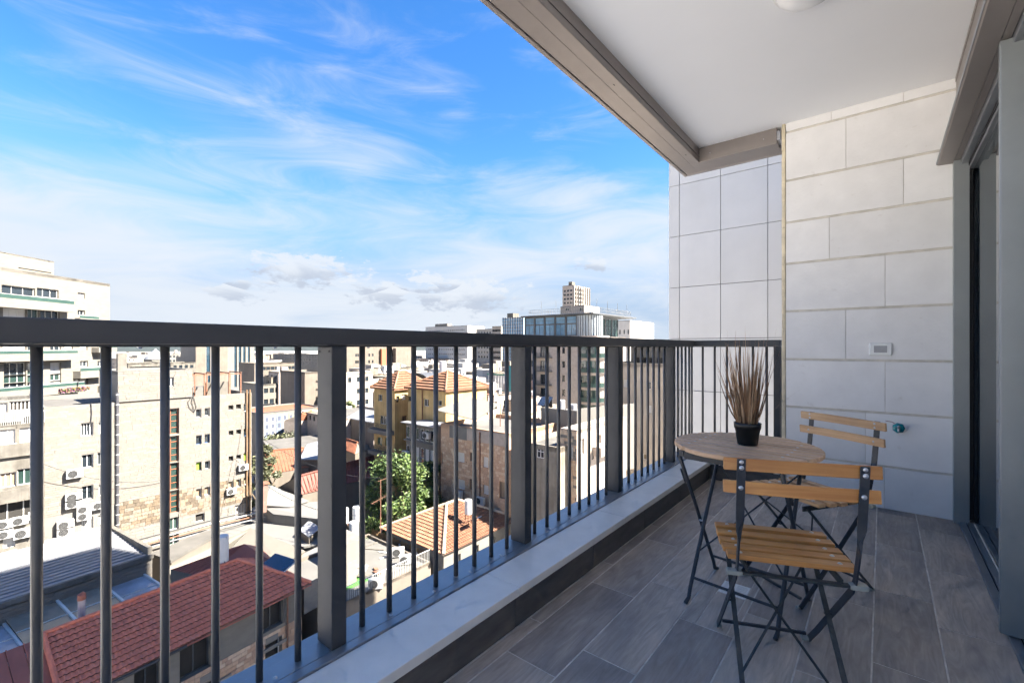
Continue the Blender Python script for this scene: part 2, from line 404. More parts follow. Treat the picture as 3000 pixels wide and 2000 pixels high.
# floor: grout bed, then every plank a tile of its own
floor = tag(MB().box((-1.19, -1.0, -0.019), (0.46, 4.26, -0.0015)).build('floor', M_grout), kind='structure')
GX = [-1.164, -1.104, -0.884, -0.671, -0.457, -0.243, -0.030, 0.178, 0.392]
OFF = [1.552, 1.327, 1.515, 1.30, 1.52, 1.25, 2.125, 2.560]
DRAIN = (-0.602, 2.278, -0.486, 2.402)
TL = 0.652
tmesh = {}
for c in range(8):
    x0, x1 = GX[c] + 0.0027, GX[c + 1] - 0.0027
    if c == 7: x1 = 0.386
    y = OFF[c] - TL * 7
    while y < 4.2:
        y0, y1 = y + 0.0022, min(y + TL - 0.0022, 4.193)
        if y0 > -1.6 and y1 - y0 > 0.02:
            spans = [(x0, x1, y0, y1)]
            if c in (3,) and y0 < DRAIN[3] and y1 > DRAIN[1]:      # tiles cut round the drain
                d = DRAIN
                spans = [(x0, d[0] - .003, y0, y1), (d[2] + .003, x1, y0, y1), (d[0] + .0 , d[2], y0, d[1] - .003), (d[0], d[2], d[3] + .003, y1)]
            for (a0, a1, b0, b1) in spans:
                if a1 - a0 < 0.008 or b1 - b0 < 0.008: continue
                key = (round(a1 - a0, 3), round(b1 - b0, 3))
                if key not in tmesh:
                    w2, l2 = (a1 - a0) / 2, (b1 - b0) / 2; e = 0.0014
                    mb = MB()
                    mb.v = [(-w2, -l2, -.012), (w2, -l2, -.012), (w2, l2, -.012), (-w2, l2, -.012),
                            (-w2, -l2, -e), (w2, -l2, -e), (w2, l2, -e), (-w2, l2, -e),
                            (-w2 + e, -l2 + e, 0), (w2 - e, -l2 + e, 0), (w2 - e, l2 - e, 0), (-w2 + e, l2 - e, 0)]
                    mb.f = [[8, 9, 10, 11]] + [[i, (i + 1) % 4, (i + 1) % 4 + 4, i + 4] for i in range(4)] + [[i + 4, (i + 1) % 4 + 4, (i + 1) % 4 + 8, i + 8] for i in range(4)]
                    me = mb.mesh('floor_tile'); me.materials.append(M_tile); tmesh[key] = me
                inst('floor_tile', tmesh[key], floor, ((a0 + a1) / 2, (b0 + b1) / 2, random.uniform(-0.0006, 0.0004)))
        y += TL

# floor drain
dr = thing('floor_drain', 'small square white slotted drain grate set in the dark floor tiles', 'drain', (-0.544, 2.340, 0))
MB().box((-.057, -.061, -.016), (.057, .061, -.012)).build('drain_well', M_pjoint, dr)
g = MB()
for (a, b) in (((-.057, -.061), (.057, -.052)), ((-.057, .052), (.057, .061)), ((-.057, -.052), (-.050, .052)), ((.050, -.052), (.057, .052)), ((-.004, -.052), (.004, .052))):
    g.box((a[0], a[1], -.012), (b[0], b[1], .0015))
g.build('frame', M_white_pl, dr)
for k in range(8):
    yk = -.052 + .0076 + k * .0132
    MB().box((-.050, yk - .0001, -.011), (-.004, yk + .0058, .0010)).box((.004, yk - .0001, -.011), (.050, yk + .0058, .0010)).build('grate_slat', M_white_pl, dr)

# kerb with marble cap and dark skirting tiles
kb = thing('parapet_kerb', 'low kerb under the railing with pale marble cap and dark tiled face', 'kerb', (-1.25, 1.5, 0))
def wb(mb, name, m, parent, **kw):
    """build from world coordinates under a parent that is only moved, never turned"""
    off = Vector((0, 0, 0)); p = parent
    while p is not None: off += p.location; p = p.parent
    mb.v = [(x - off.x, y - off.y, z - off.z) for x, y, z in mb.v]
    return mb.build(name, m, parent, **kw)
wb(MB().box((-1.50, -1.0, -0.02), (-1.176, 4.46, 0.134)).box((-1.176, 4.172, -0.02), (-0.62, 4.46, 0.134)), 'core', M_grout, kb)
for k in range(10):                                          # skirting along the long side
    y0 = 1.457 + (k - 5) * 0.652
    y1 = min(y0 + 0.649, 4.157)
    if y1 > y0 + .02: wb(MB().box((-1.175, y0, 0.003), (-1.165, y1, 0.133)), 'skirting_tile', M_skirt, kb, bevel=0.001)
wb(MB().box((-1.163, 4.159, 0.003), (-0.60, 4.171, 0.133)), 'skirting_tile', M_skirt, kb, bevel=0.001)
for k in range(9):                                           # cap stones
    y0 = 0.475 + (k - 4) * 0.985
    y1 = min(y0 + 0.983, 4.345)
    if y0 < 4.1:
        wb(MB().box((-1.327, y0, 0.137), (-1.145, y1 if y1 < 4.3 else 4.138, 0.172)), 'cap_stone', M_cap, kb, bevel=0.003)
wb(MB().box((-1.327, 4.140, 0.137), (-0.60, 4.345, 0.172)), 'cap_stone', M_cap, kb, bevel=0.003)

# railing: one welded thing round the corner
rl = thing('balcony_railing', 'grey metal balcony railing with flat top rail, square posts and round bars', 'railing', (-1.415, 1.0, 0.17))
XI, XO = -1.367, -1.459
YE = 4.411
wb(MB().box((XO, -1.0, 1.157), (XI, YE, 1.211)).box((XO, YE, 1.157), (-0.671, YE + .092, 1.211)), 'top_rail', M_rail, rl, bevel=0.003)
wb(MB().box((XO + .012, -1.0, 1.150), (XI - .012, YE, 1.1565)).box((XO + .012, YE + .012, 1.150), (-0.675, YE + .08, 1.1565)), 'rail_channel', M_alu, rl)
# bottom track: three strips with grooves between, outer strip slightly lower
wb(MB().box((-1.366, -1.0, 0.150), (-1.329, 4.36, 0.178)).box((-1.366, 4.3605, 0.150), (-0.60, 4.397, 0.178)), 'inner_track', M_alul, rl, bevel=0.002)
wb(MB().box((-1.450, -1.0, 0.150), (-1.3695, 4.40, 0.176)).box((-1.45, 4.4005, 0.150), (-0.60, 4.482, 0.176)), 'base_track', M_alul, rl, bevel=0.002)
wb(MB().box((-1.508, -1.0, 0.140), (-1.4535, 4.53, 0.170)).box((-1.4535, 4.486, 0.140), (-0.60, 4.53, 0.170)), 'outer_track', M_alul, rl, bevel=0.004)
posts = [-0.95, -0.225, 0.792, 1.809, 2.834, 3.866]
for y in posts:
    p = wb(MB().box((XO, y - .026, 0.176), (XI, y + .026, 1.150)), 'post', M_alu, rl, bevel=0.0025)
    for dx in (-.03, .03): wb(MB().tube([(-1.413 + dx, y - .0265, 1.136), (-1.413 + dx, y - .0285, 1.136)], .0035, 8), 'screw', M_rubber, p)
wb(MB().box((-0.719, YE, 0.176), (-0.671, YE + .092, 1.150)), 'post', M_alu, rl, bevel=0.0025)
barm = MB().tube([(0, 0, 0), (0, 0, 0.974)], .0100, 14).mesh('bar', True); barm.materials.append(M_bar)
bars = []
for a, b in zip(posts[:-1], posts[1:]):
    for k in range(1, 9): bars.append((-1.413, a + (b - a) * k / 9))
for y in (3.97, 4.073, 4.176, 4.279, 4.382): bars.append((-1.413, y))
for x in (-1.413, -1.312, -1.205, -1.10, -0.992, -0.887, -0.78): bars.append((x, YE + .046))
for x, y in bars: inst('bar', barm, rl, (x + 1.415, y - 1.0, 0.176 - 0.17))
scm = MB().lathe([(0, .004), (.004, .0035), (.0065, 0)], n=10).mesh('screw', True); scm.materials.append(M_screw)
for k in range(26):
    y = 0.60 + (k - 6) * 0.2035
    if y < 4.3: inst('screw', scm, rl, (-1.388 + 1.415, y - 1.0, 0.176 - .17))
for k in range(12): inst('rail_screw', scm, rl, (-1.413 + 1.415, 0.29 + k * .32 - 1.0, 1.1497 - .17), 0, (1, 1, -1))

# end wall of stone slabs
ew = thing('end_wall', 'pale limestone slab wall closing the far end of the balcony', 'wall', (-0.12, 4.20, 0))
WY = 4.195
wb(MB().box((-0.60, WY + .012, 0.0), (0.43, WY + .028, 2.9305)), 'joint_backing', M_joint, ew)
rows = [(0.0, .289, [.01]), (.307, .669, [-.095]), (.687, 1.043, [.015]), (1.061, 1.423, [-.211]), (1.441, 1.801, [.015]),
        (1.819, 2.129, [-.312]), (2.147, 2.462, [.115]), (2.480, 2.847, [-.21]), (2.865, 2.930, [-.30, .115])]
for z0, z1, js in rows:
    xs = [-0.598] + js + [0.395]
    for a, b in zip(xs[:-1], xs[1:]):
        dy = random.uniform(0, .0012)
        o = MB().box((-(b - a) / 2 + .0013, 0, -(z1 - z0) / 2), ((b - a) / 2 - .0013, .0205, (z1 - z0) / 2)).build('stone_slab', M_lime, ew, bevel=0.0016)
        o.location = ((a + b) / 2 + 0.12, WY + dy - 4.20, (z0 + z1) / 2)
st = MB()
z = 0.14
while z < 2.93:                                             # uneven yellow sealant line down the free edge
    h = random.uniform(.05, .14); t = random.uniform(-.002, .002)
    st.box((-0.626 + t * .4, WY - .003 + t, z), (-0.600, WY + .018, min(z + h, 2.93))); z += h
wb(st, 'sealant_strip', M_seal, ew, bevel=0.004)

# socket cover and garden tap
so = thing('wall_socket', 'white weatherproof socket cover with grey flap on the stone wall', 'socket', (-0.0105, WY, 1.134))
MB().box((-.0645, -.014, -.0455), (.0645, 0, .0455)).build('cover_frame', M_white_pl, so, bevel=0.006)
MB().box((-.037, -.0165, -.024), (.036, -.0142, .025)).build('flap', M_grey_pl, so, bevel=0.002)
MB().box((-.048, -.0155, -.034), (.047, -.0141, -.031)).build('hinge', M_white_pl, so)
tp = thing('garden_tap', 'teal round shut-off tap on the wall beside the chair back', 'tap', (0.088, WY, 0.585))
knob = MB()
prof = [(0, -.046), (.014, -.046), (.024, -.043), (.033, -.036), (.034, -.030), (.030, -.024), (.012, -.021), (.010, 0)]
knob.lathe(prof, n=28)
for i, (x, y, z) in enumerate(knob.v): knob.v[i] = (x * (1 + .06 * math.cos(7 * math.atan2(y, x))), z, y * (1 + .06 * math.cos(7 * math.atan2(y, x))))
M_teal = mat('teal_enamel', (0.01, 0.20, 0.23), 0.25, var=0.2, scale=30)
knob.build('handwheel', M_teal, tp, smooth=True, fix=True)
MB().tube([(0, -.060, .012), (0, -.046, .012), (0, -.046, -.014), (0, -.058, -.020)], [.009, .009, .008, .006], 10).build('spindle', M_screw, tp, smooth=True)
MB().tube([(-.02, -.004, .025), (-.035, -.006, .036), (-.055, -.004, .038), (-.07, -.002, .040)], .0022, 6).build('wire', mat('red_wire', (.25, .08, .06)), tp)

# neighbouring bay with open-jointed panels
PY = 7.20
nb = thing('panel_facade', 'neighbouring bay clad in large grey-white panels with thin dark joints', 'facade', (-1.6, PY, 0))
wb(MB().box((-2.61, PY + .025, -10), (-0.5, PY + .05, 14)), 'backing', M_pjoint, nb)
aj = [-0.3644 * PY, -0.3434 * PY, -0.2590 * PY, -0.1728 * PY, -0.0870 * PY]
def py_z(py, px=2111):
    r = ray(px, py); return CAM_H + r.z * PY / r.y
zj0 = py_z(673.6); dz = (py_z(514.8) - py_z(831.7)) / 2
ks = range(-12, 9)
for k in ks:
    za, zb = zj0 + (k) * dz, zj0 + (k + 1) * dz
    for a, b in zip(aj[:-1], aj[1:]):
        o = MB().box((-(b - a) / 2 + .004, 0, -dz / 2 + .004), ((b - a) / 2 - .004, .022, dz / 2 - .004)).build('facade_panel', M_panel, nb)
        o.location = ((a + b) / 2 + 1.6, random.uniform(-.0012, .0012), (za + zb) / 2)
    o = MB().box((-.011, 0, -dz / 2 + .004), (.011, .60, dz / 2 - .004)).build('return_panel', M_panel, nb)      # side of the bay, round the corner
    o.location = (-2.624 - .011 + 1.6, .026, (za + zb) / 2)

# beam along the edge of the ceiling (screen track)
bm_ = thing('edge_beam', 'taupe aluminium screen track along the outer edge of the ceiling', 'beam', (-1.4, 1.5, 2.8))
ZB = 2.80
wb(MB().box((-1.493, 1.40, ZB), (-1.4635, 4.50, 2.95)).box((-1.4635, 4.47, ZB), (-0.655, 4.50, 2.95)), 'outer_lip', M_alub, bm_, bevel=.006)
wb(MB().box((-1.462, 1.40, ZB + .012), (-1.4585, 4.47, 2.94)).box((-1.4585, 4.4665, ZB + .012), (-0.66, 4.4698, 2.94)), 'gasket', M_rubber, bm_)
wb(MB().box((-1.458, 1.40, ZB + .004), (-1.352, 4.355, 2.94)).box((-1.458, 4.3555, ZB + .004), (-0.66, 4.466, 2.94)), 'outer_track', M_alub, bm_, bevel=.0015)
wb(MB().box((-1.349, 1.40, ZB), (-1.272, 4.22, 2.928)).box((-1.349, 4.2205, ZB), (-0.665, 4.3525, 2.928)), 'inner_track', M_alub, bm_, bevel=.003)
wb(MB().box((-1.2715, 1.40, 2.845), (-1.2685, 4.2165, 2.846)), 'seam', M_rubber, bm_)
wb(MB().box((-0.668, 4.225, 2.83), (-0.640, 4.36, 2.90)), 'end_bracket', M_screw, bm_)
for y in (2.62, 3.97): wb(MB().box((-1.315, y, ZB - .0006), (-1.309, y + .022, ZB + .001)), 'slot', M_rubber, bm_)
for x in (-1.18, -0.76): wb(MB().tube([(x, 4.2195, 2.86), (x, 4.217, 2.86)], .004, 8), 'screw', M_screw, bm_)

# ceiling lamp
lp = thing('ceiling_lamp', 'round white flush dome lamp on the ceiling, unlit', 'lamp', (-0.285, 2.66, 2.931))
MB().lathe([(0, -.075), (.05, -.072), (.09, -.062), (.122, -.042), (.138, -.016), (.140, -.006)], n=40).build('dome', mat('opal_glass', (.82, .82, .81), .25, var=.01), lp, smooth=True)
MB().lathe([(.140, -.010), (.150, -.010), (.152, -.002), (.152, 0)], n=40).build('base_ring', M_white_pl, lp, smooth=True)

# sliding door with jamb, tracks, leaf and hood
sd = thing('sliding_door', 'grey framed glass sliding door along the right side', 'door', (0.42, 3.4, 0))
wb(MB().box((0.362, 4.128, 0.0), (0.436, 4.193, 2.366)), 'jamb', M_alud, sd, bevel=.002)
wb(MB().box((0.4375, 4.165, 0.03), (0.4565, 4.19, 2.31)), 'gasket', M_rubber, sd)
wb(MB().box((0.386, -1.0, 0.0), (0.418, 4.126, 0.016)), 'threshold', M_alul, sd, bevel=.002)
wb(MB().box((0.418, -1.0, 0.0), (0.424, 4.126, 0.008)), 'groove', M_rubber, sd)
wb(MB().box((0.4245, -1.0, 0.0), (0.452, 4.126, 0.022)), 'track', M_alul, sd, bevel=.002)
wb(MB().box((0.4525, -1.0, 0.0), (0.456, 4.10, 0.030)), 'track_brush', M_joint, sd)
wb(MB().box((0.458, 2.60, 0.03), (0.470, 4.19, 2.31)), 'pane', M_glass, sd)
lf = wb(MB().box((0.360, 2.610, 0.020), (0.455, 2.640, 2.357)), 'leaf_stile', M_alud, sd, bevel=.004)
wb(MB().box((0.366, -1.0, 2.366), (0.395, 4.19, 2.43)), 'head_track', M_alub, sd, bevel=.002)
wb(MB().box((0.397, -1.0, 2.335), (0.430, 4.19, 2.43)), 'head_track', M_alul, sd, bevel=.002)
wb(MB().box((0.4305, -1.0, 2.318), (0.434, 4.19, 2.43)), 'head_gasket', M_rubber, sd)
wb(MB().box((0.4345, -1.0, 2.300), (0.472, 4.19, 2.43)), 'head_rail', M_alul, sd, bevel=.002)
sw = thing('side_wall', 'pale limestone wall beside the glass door, next to the camera', 'wall', (0.43, 0.8, 0))  # unseen pale wall added to bounce light into the balcony
for k in range(8):
    for y0, y1 in ((-1.0, .1 + .25 * (k % 2)), (.1 + .25 * (k % 2), 1.3 + .2 * (k % 2)), (1.3 + .2 * (k % 2), 2.40)):
        wb(MB().box((0.457, y0 + .001, k * .37 + .001), (0.48, y1 - .001, k * .37 + (.352 if k < 7 else .335))), 'stone_slab', M_lime, sw, bevel=.0016)
wb(MB().box((0.482, -1.0, 0), (0.50, 2.40, 2.92)), 'joint_backing', M_joint, sw)
hd = thing('shutter_hood', 'taupe rounded metal shutter hood above the sliding door', 'shutter box', (0.36, 3.4, 2.4))
prof = [(0.282, 2.376), (0.288, 2.366), (0.362, 2.362), (0.3655, 2.368), (0.3655, 2.934), (0.378, 2.934)]
hp = [(0.2825, 2.385), (0.284, 2.374), (0.292, 2.368), (0.3645, 2.364), (0.3645, 2.432), (0.40, 2.432), (0.40, 2.929), (0.378, 2.929), (0.378, 2.52), (0.345, 2.50), (0.312, 2.462), (0.290, 2.42)]
wb(MB().prism(hp, lambda u, v, k: (u, (-1.0, 4.188)[k], v)), 'hood_shell', M_alub, hd, bevel=.002, fix=True)
wb(MB().box((0.374, 1.4, 2.90), (0.3785, 4.185, 2.9285)), 'ceiling_trim', M_alub, hd)
wb(MB().prism([(0.2805, 2.386), (0.2825, 2.372), (0.2855, 2.374), (0.2845, 2.40), (0.292, 2.424), (0.289, 2.424)], lambda u, v, k: (u, (-1.0, 4.186)[k], v)), 'lip_trim', M_alul, hd, fix=True)

# ------------------------------------------------------------------ furniture
def make_chair(name, label, loc, rz, woodback, woodseat):
    t = thing(name, label, 'chair', loc, rz, 'folding bistro chairs')
    rub = M_foot
    sm = MB().lathe([(0, .0035), (.004, .003), (.0075, 0)], n=12).mesh('rivet', True); sm.materials.append(M_screw)
    for s in (-1, 1):
        x = .165 * s
        # upright strip: flat across at the back, turned edge-on below the slats, running on to the front foot
        top = MB(); n = 11
        path = [(-.272, .800, 0), (-.262, .70, 0), (-.250, .605, 0), (-.240, .565, .5), (-.232, .53, 1), (-.205, .43, 1), (-.185, .395, 1), (.12, .085, 1), (.205, .004, 1)]
        ring = []
        for (y, z, tw) in path:
            ang = tw * math.pi / 2
            hw, ht = .0125, .0025
            ax = Vector((math.cos(ang), math.sin(ang) * .8, math.sin(ang) * .5)).normalized()
            i = path.index((y, z, tw)); q = path[min(i + 1, len(path) - 1)]; p = path[max(i - 1, 0)]
            tan = Vector((0, q[0] - p[0], q[1] - p[1])).normalized()
            if tw == 1: ax = Vector((0, tan.z, -tan.y)) * -1
            ax = (ax - tan * ax.dot(tan)).normalized(); nn = tan.cross(ax)
            c = Vector((x, y, z)); ring.append([c + ax * hw + nn * ht, c - ax * hw + nn * ht, c - ax * hw - nn * ht, c + ax * hw - nn * ht])
        for r in ring: top.v += [tuple(p) for p in r]
        for k in range(len(ring) - 1):
            for j in range(4): a, b = 4 * k + j, 4 * k + (j + 1) % 4; top.f.append([a, b, b + 4, a + 4])
        top.f += [[3, 2, 1, 0], [4 * len(ring) - 4 + j for j in range(4)]]
        up = top.build('front_leg', M_blackst, t, fix=True, bevel=.001)
        MB().box((x - .013 * s - .012, .190, 0), (x - .013 * s + .012 + .010 * s, .218, .012)).build('foot', rub, up, bevel=.003)
        # rear leg
        rl_ = MB().bar((x - .020 * s, .140, .425), (x - .014 * s, -.255, .010), .005, .016, up=(1, 0, 0)).build('rear_leg', M_blackw, t)
        MB().box((x - .018 * s - .010, -.270, 0), (x - .018 * s + .010, -.240, .012)).build('foot', rub, rl_, bevel=.003)
        # seat side rail
        MB().box((x - .034 * s - .003, -.205, .410), (x - .034 * s + .003, .150, .432)).build('seat_rail', M_blackw, t)
        MB().tube([(x - .024 * s, -.028, .232), (x + .004 * s, -.028, .232)], .004, 8).build('pivot', M_blackw, t)
    # rear bar carrying the seat, with plastic ends
    rb = MB().box((-.160, -.213, .411), (.160, -.193, .419)).build('seat_bar', M_blackw, t, bevel=.001)
    for s in (-1, 1): MB().box((min(.150 * s, .197 * s), -.217, .407), (max(.150 * s, .197 * s), -.189, .423)).build('bar_end', rub, rb, bevel=.004)
    MB().bar((-.150, .185, .035), (.150, .185, .035), .010, .010).build('front_stretcher', M_blackst, t)
    MB().bar((-.145, -.238, .035), (.145, -.238, .035), .010, .010).build('rear_stretcher', M_blackst, t)
    MB().bar((-.145, .110, .392), (.148, -.236, .032), .006, .006).build('brace', M_blackw, t)
    MB().bar((.145, .110, .392), (-.148, -.190, .080), .006, .006).build('brace', M_blackw, t)
    for k in range(5):
        y = -.150 + k * .0635; hl = .187 + .006 * math.sin(k * math.pi / 4)
        sl = MB().box((-hl, -.0212, -.0085), (hl, .0212, .0085)).build('seat_slat', woodseat, t, bevel=.0025)
        sl.location = (0, y, .443 + .003 * abs(k - 2))
        for s in (-1, 1): inst('rivet', sm, sl, (.145 * s, .002, .0085))
    for (y, z, nr) in ((-.270, .781, 2), (-.262, .707, 1)):
        hh = .0195; md = MB(); nseg = 8; L2 = .214
        for i in range(nseg + 1):                            # slat bowed towards the back
            u = -L2 + 2 * L2 * i / nseg; dy = .010 * (1 - (u / L2) ** 2) * -1
            md.v += [(u, dy + .0035, -hh), (u, dy + .0155, -hh), (u, dy + .0155, hh), (u, dy + .0035, hh)]
        for i in range(nseg):
            for j in range(4): a, b = 4 * i + j, 4 * i + (j + 1) % 4; md.f.append([a, a + 4, b + 4, b])
        md.f += [[0, 1, 2, 3], [4 * nseg + 3, 4 * nseg + 2, 4 * nseg + 1, 4 * nseg]]
        sl = md.build('back_slat', woodback, t, fix=True, bevel=.002)
        sl.location = (0, y + .006, z); sl.rotation_euler = (R_(-6), 0, 0)
        for s in (-1, 1):
            for q in range(nr):
                zz = (.0095, -.0095)[q] if nr == 2 else 0
                for yy, ro in ((-.010, R_(90)), (.0095, R_(-90))):
                    r = inst('rivet', sm, sl, (.165 * s, yy, zz)); r.rotation_euler = (ro, 0, 0)
    return t
make_chair('folding_chair', 'near orange-brown slatted folding chair seen from behind', (-0.297, 1.872, 0), R_(23.1), M_woodc, M_woodc)
make_chair('folding_chair', 'far pale wooden folding chair against the stone wall, facing the table', (-0.305, 2.612, 0), R_(146.8), M_woodp, M_woodp)

tb = thing('round_table', 'round slatted wooden bistro table with black crossed legs', 'table', (-0.482, 2.262, 0), R_(-6))
RT_ = .300
scs = MB().lathe([(0, .0012), (.005, .001), (.006, 0)], n=10).mesh('screw', True); scs.materials.append(M_screw)
for k in range(10):
    y0 = -RT_ + k * .0600 + .0070; y1 = -RT_ + (k + 1) * .0600 - .0070
    ys = [y0 + (y1 - y0) * i / 6 for i in range(7)]
    pts = [(math.sqrt(max(RT_ ** 2 - y * y, .004)), y) for y in ys]
    out = [(x, y) for x, y in pts] + [(-x, y) for x, y in reversed(pts)]
    sl = MB().prism(out, lambda u, v, kk: (u, v, (.690, .710)[kk])).build('table_slat', M_woodt, tb, fix=True, bevel=.0042)
    for s in (-1, 1):
        xx = .19 * s
        if abs(xx) < math.sqrt(RT_ ** 2 - max(abs(y0), abs(y1)) ** 2 if max(abs(y0), abs(y1)) < RT_ else 0) - .02:
            inst('screw', scs, sl, (xx + random.uniform(-.004, .004), (y0 + y1) / 2, .710))
    # gap-free look underneath comes from the two battens
for x in (-.19, .19): MB().box((x - .011, -.235, .664), (x + .011, .235, .689)).build('batten', M_blackst, tb)
for y in (-.232, .21): MB().box((-.178, y, .655), (.178, y + .022, .688)).build('apron', M_blackst, tb)
for s in (-1, 1):
    xa, xb = .180 * s, .205 * s
    a = MB().tube([(xa, .215, .672), (xa, .06, .42), (xa, -.165, .055), (xa, -.180, .018), (xa, -.212, .007)], .0085, 10).build('leg', M_blackst, tb, smooth=True)
    b = MB().tube([(xb, -.225, .672), (xb, -.06, .42), (xb, .170, .055), (xb, .185, .018), (xb, .217, .007)], .0085, 10).build('leg', M_blackst, tb, smooth=True)
    MB().tube([(xa, -.004, .315), (xb, -.004, .315)], .005, 8).build('pivot', M_screw, tb)
    MB().bar((xb + .010 * s, -.170, .590), (xb + .010 * s, -.125, .52), .006, .018, up=(1, 0, 0)).build('latch', M_blackst, tb)
MB().tube([(-.180, -.140, .095), (.180, -.140, .095)], .0065, 8).build('stretcher', M_blackst, tb)
MB().tube([(-.205, .145, .095), (.205, .145, .095)], .0065, 8).build('stretcher', M_blackst, tb)
MB().tube([(-.180, .160, .580), (.180, -.080, .193)], .004, 6).build('brace', M_blackst, tb)
MB().tube([(.180, .160, .580), (-.180, -.080, .193)], .004, 6).build('brace', M_blackst, tb)

# potted artificial grass
pp = thing('potted_grass', 'black plastic pot of tall dry brown grass on the round table', 'plant', (-0.472, 2.262, 0.711))
MB().lathe([(0, 0), (.040, 0), (.041, .002), (.0515, .072), (.0545, .072), (.0565, .098), (.0545, .099), (.051, .096), (.047, .085), (0, .085)], n=36).build('pot', M_pot, pp, smooth=True, fix=True)
M_bl = [mat('dry_blade_%d' % i, c, 0.6, var=0.25, scale=12) for i, c in enumerate(((.22, .115, .055), (.29, .165, .085), (.15, .08, .042), (.36, .235, .135)))]
rg = random.Random(5)
for k in range(118):
    th = rg.uniform(0, 2 * math.pi); r0 = .040 * math.sqrt(rg.random()); lean = abs(rg.gauss(0, .07)) + .008
    Lh = rg.uniform(.22, .46) * (1.0 if lean < .15 else .85); w = rg.uniform(.0030, .0064)
    d = Vector((math.cos(th), math.sin(th), 0)); sd_ = Vector((-d.y, d.x, 0)).lerp(d, rg.uniform(-.7, .7)).normalized()
    mbk = MB(); curl = rg.uniform(.4, 1.5); off = Vector((rg.gauss(0, .008), rg.gauss(0, .008), 0))
    for i in range(6):
        f = i / 5; c = d * (r0 + lean * f ** curl) + off * f * f + Vector((0, 0, .082 + Lh * f - lean * .25 * f * f))
        ww = w * (1 - f) ** .8 if i < 5 else .0003
        mbk.v += [tuple(c - sd_ * ww), tuple(c + sd_ * ww + d.cross(Vector((0, 0, 1))) * .0004)]
    for i in range(5): a = 2 * i; mbk.f.append([a, a + 1, a + 3, a + 2])
    mbk.build('grass_blade', rg.choice(M_bl), pp)

# ------------------------------------------------------------------ the town: materials
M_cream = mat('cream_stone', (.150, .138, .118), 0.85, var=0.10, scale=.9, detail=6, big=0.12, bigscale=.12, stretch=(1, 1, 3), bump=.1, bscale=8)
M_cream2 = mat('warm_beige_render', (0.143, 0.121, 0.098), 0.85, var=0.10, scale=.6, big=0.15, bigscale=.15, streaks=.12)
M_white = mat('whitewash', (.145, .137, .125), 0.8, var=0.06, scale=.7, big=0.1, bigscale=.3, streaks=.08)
M_pinkst = mat('pinkish_stone', (.32, .27, .23), 0.85, var=0.12, scale=1.5, big=0.1, bigscale=.2)
M_old = mat('stained_old_plaster', (.27, .235, .19), 0.9, var=0.2, scale=.8, detail=8, big=0.35, bigscale=.35, streaks=.35)
M_yellow = mat('ochre_plaster', (.52, .36, .155), 0.9, var=0.14, scale=.7, detail=8, big=0.25, bigscale=.35, streaks=.25)
M_concrete = mat('weathered_concrete', (.15, .138, .12), 0.9, var=0.25, scale=.8, detail=8, big=0.3, bigscale=.5, streaks=.3)
M_roofgr = mat('pale_flat_roof', (.105, .099, .09), 0.9, var=0.2, scale=.5, detail=8, big=0.3, bigscale=.3)
M_tarwhite = mat('white_coated_roof', (.125, .121, .112), 0.8, var=0.08, scale=.5, detail=8, big=0.2, bigscale=.25, spots=(1.2, .66, .8, (.2, .19, .17)))
M_win = mat('window_glass', (0.018, 0.024, 0.03), 0.06, var=0.2, scale=.5, spec=.7)
M_winb = mat('blue_window_glass', (.02, .042, .062), 0.06, var=0.25, scale=.4, spec=.8)
M_wing = mat('green_window_glass', (.022, .042, .037), 0.08, var=0.25, scale=.6, spec=.8)
M_shut = mat('pale_shutter', (.46, .445, .42), 0.6, var=0.08, scale=1, stretch=(.2, .2, 14))
M_frame = mat('white_window_frame', (.50, .49, .465), 0.6, var=0.05)
M_dframe = mat('dark_window_frame', (0.05, 0.055, 0.06), 0.5, var=0.1)
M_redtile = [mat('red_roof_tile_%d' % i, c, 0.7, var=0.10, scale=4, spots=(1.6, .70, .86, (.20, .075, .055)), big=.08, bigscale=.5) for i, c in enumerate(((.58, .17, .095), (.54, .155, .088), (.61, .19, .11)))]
M_redlit = mat('brick_red_sheet', (.15, .048, .033), .7, var=.15, scale=1, big=.2, bigscale=.4)  # roof-tile red darkened for a slope in full sun
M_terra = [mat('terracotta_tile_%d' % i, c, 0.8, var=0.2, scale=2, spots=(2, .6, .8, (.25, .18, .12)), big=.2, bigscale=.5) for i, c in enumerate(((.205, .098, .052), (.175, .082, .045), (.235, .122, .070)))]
M_orange = mat('orange_roof', (.22, .082, .042), 0.85, var=0.2, scale=1.2, detail=7, big=.25, bigscale=.4, stretch=(1, 1, 1))
M_redsheet = mat('dull_red_sheet_roof', (.27, .085, .055), 0.6, var=0.15, scale=1, big=.15, bigscale=.4)
M_zinc = mat('grey_standing_seam', (.23, .235, .25), 0.55, metal=.2, var=0.12, scale=1.2, big=.2, bigscale=.3, per_obj=True, spots=(.9, .68, .8, (.36, .30, .24)))
M_ac = mat('ac_casing', (.42, .415, .40), 0.5, var=0.06)
M_acd = mat('ac_fan_dark', (.03, .03, .03), 0.6, var=0.2)
M_rust = mat('rusty_steel', (.16, .075, .045), 0.8, var=0.3, scale=3)
M_iron = mat('dark_iron', (.03, .03, .032), 0.6, var=0.2)
M_tank = mat('white_tank', (.46, .47, .48), 0.4, var=0.05, scale=2, streaks=.12)
M_solar = mat('solar_glass', (.02, .03, .055), 0.12, var=0.2, spec=.8)
M_tanshed = mat('beige_membrane', (.12, .110, .092), 0.85, var=0.06, scale=.6, big=.15, bigscale=.3)
M_membr = mat('white_membrane', (.135, .132, .125), 0.75, var=0.04, scale=.6, big=.1, bigscale=.3)
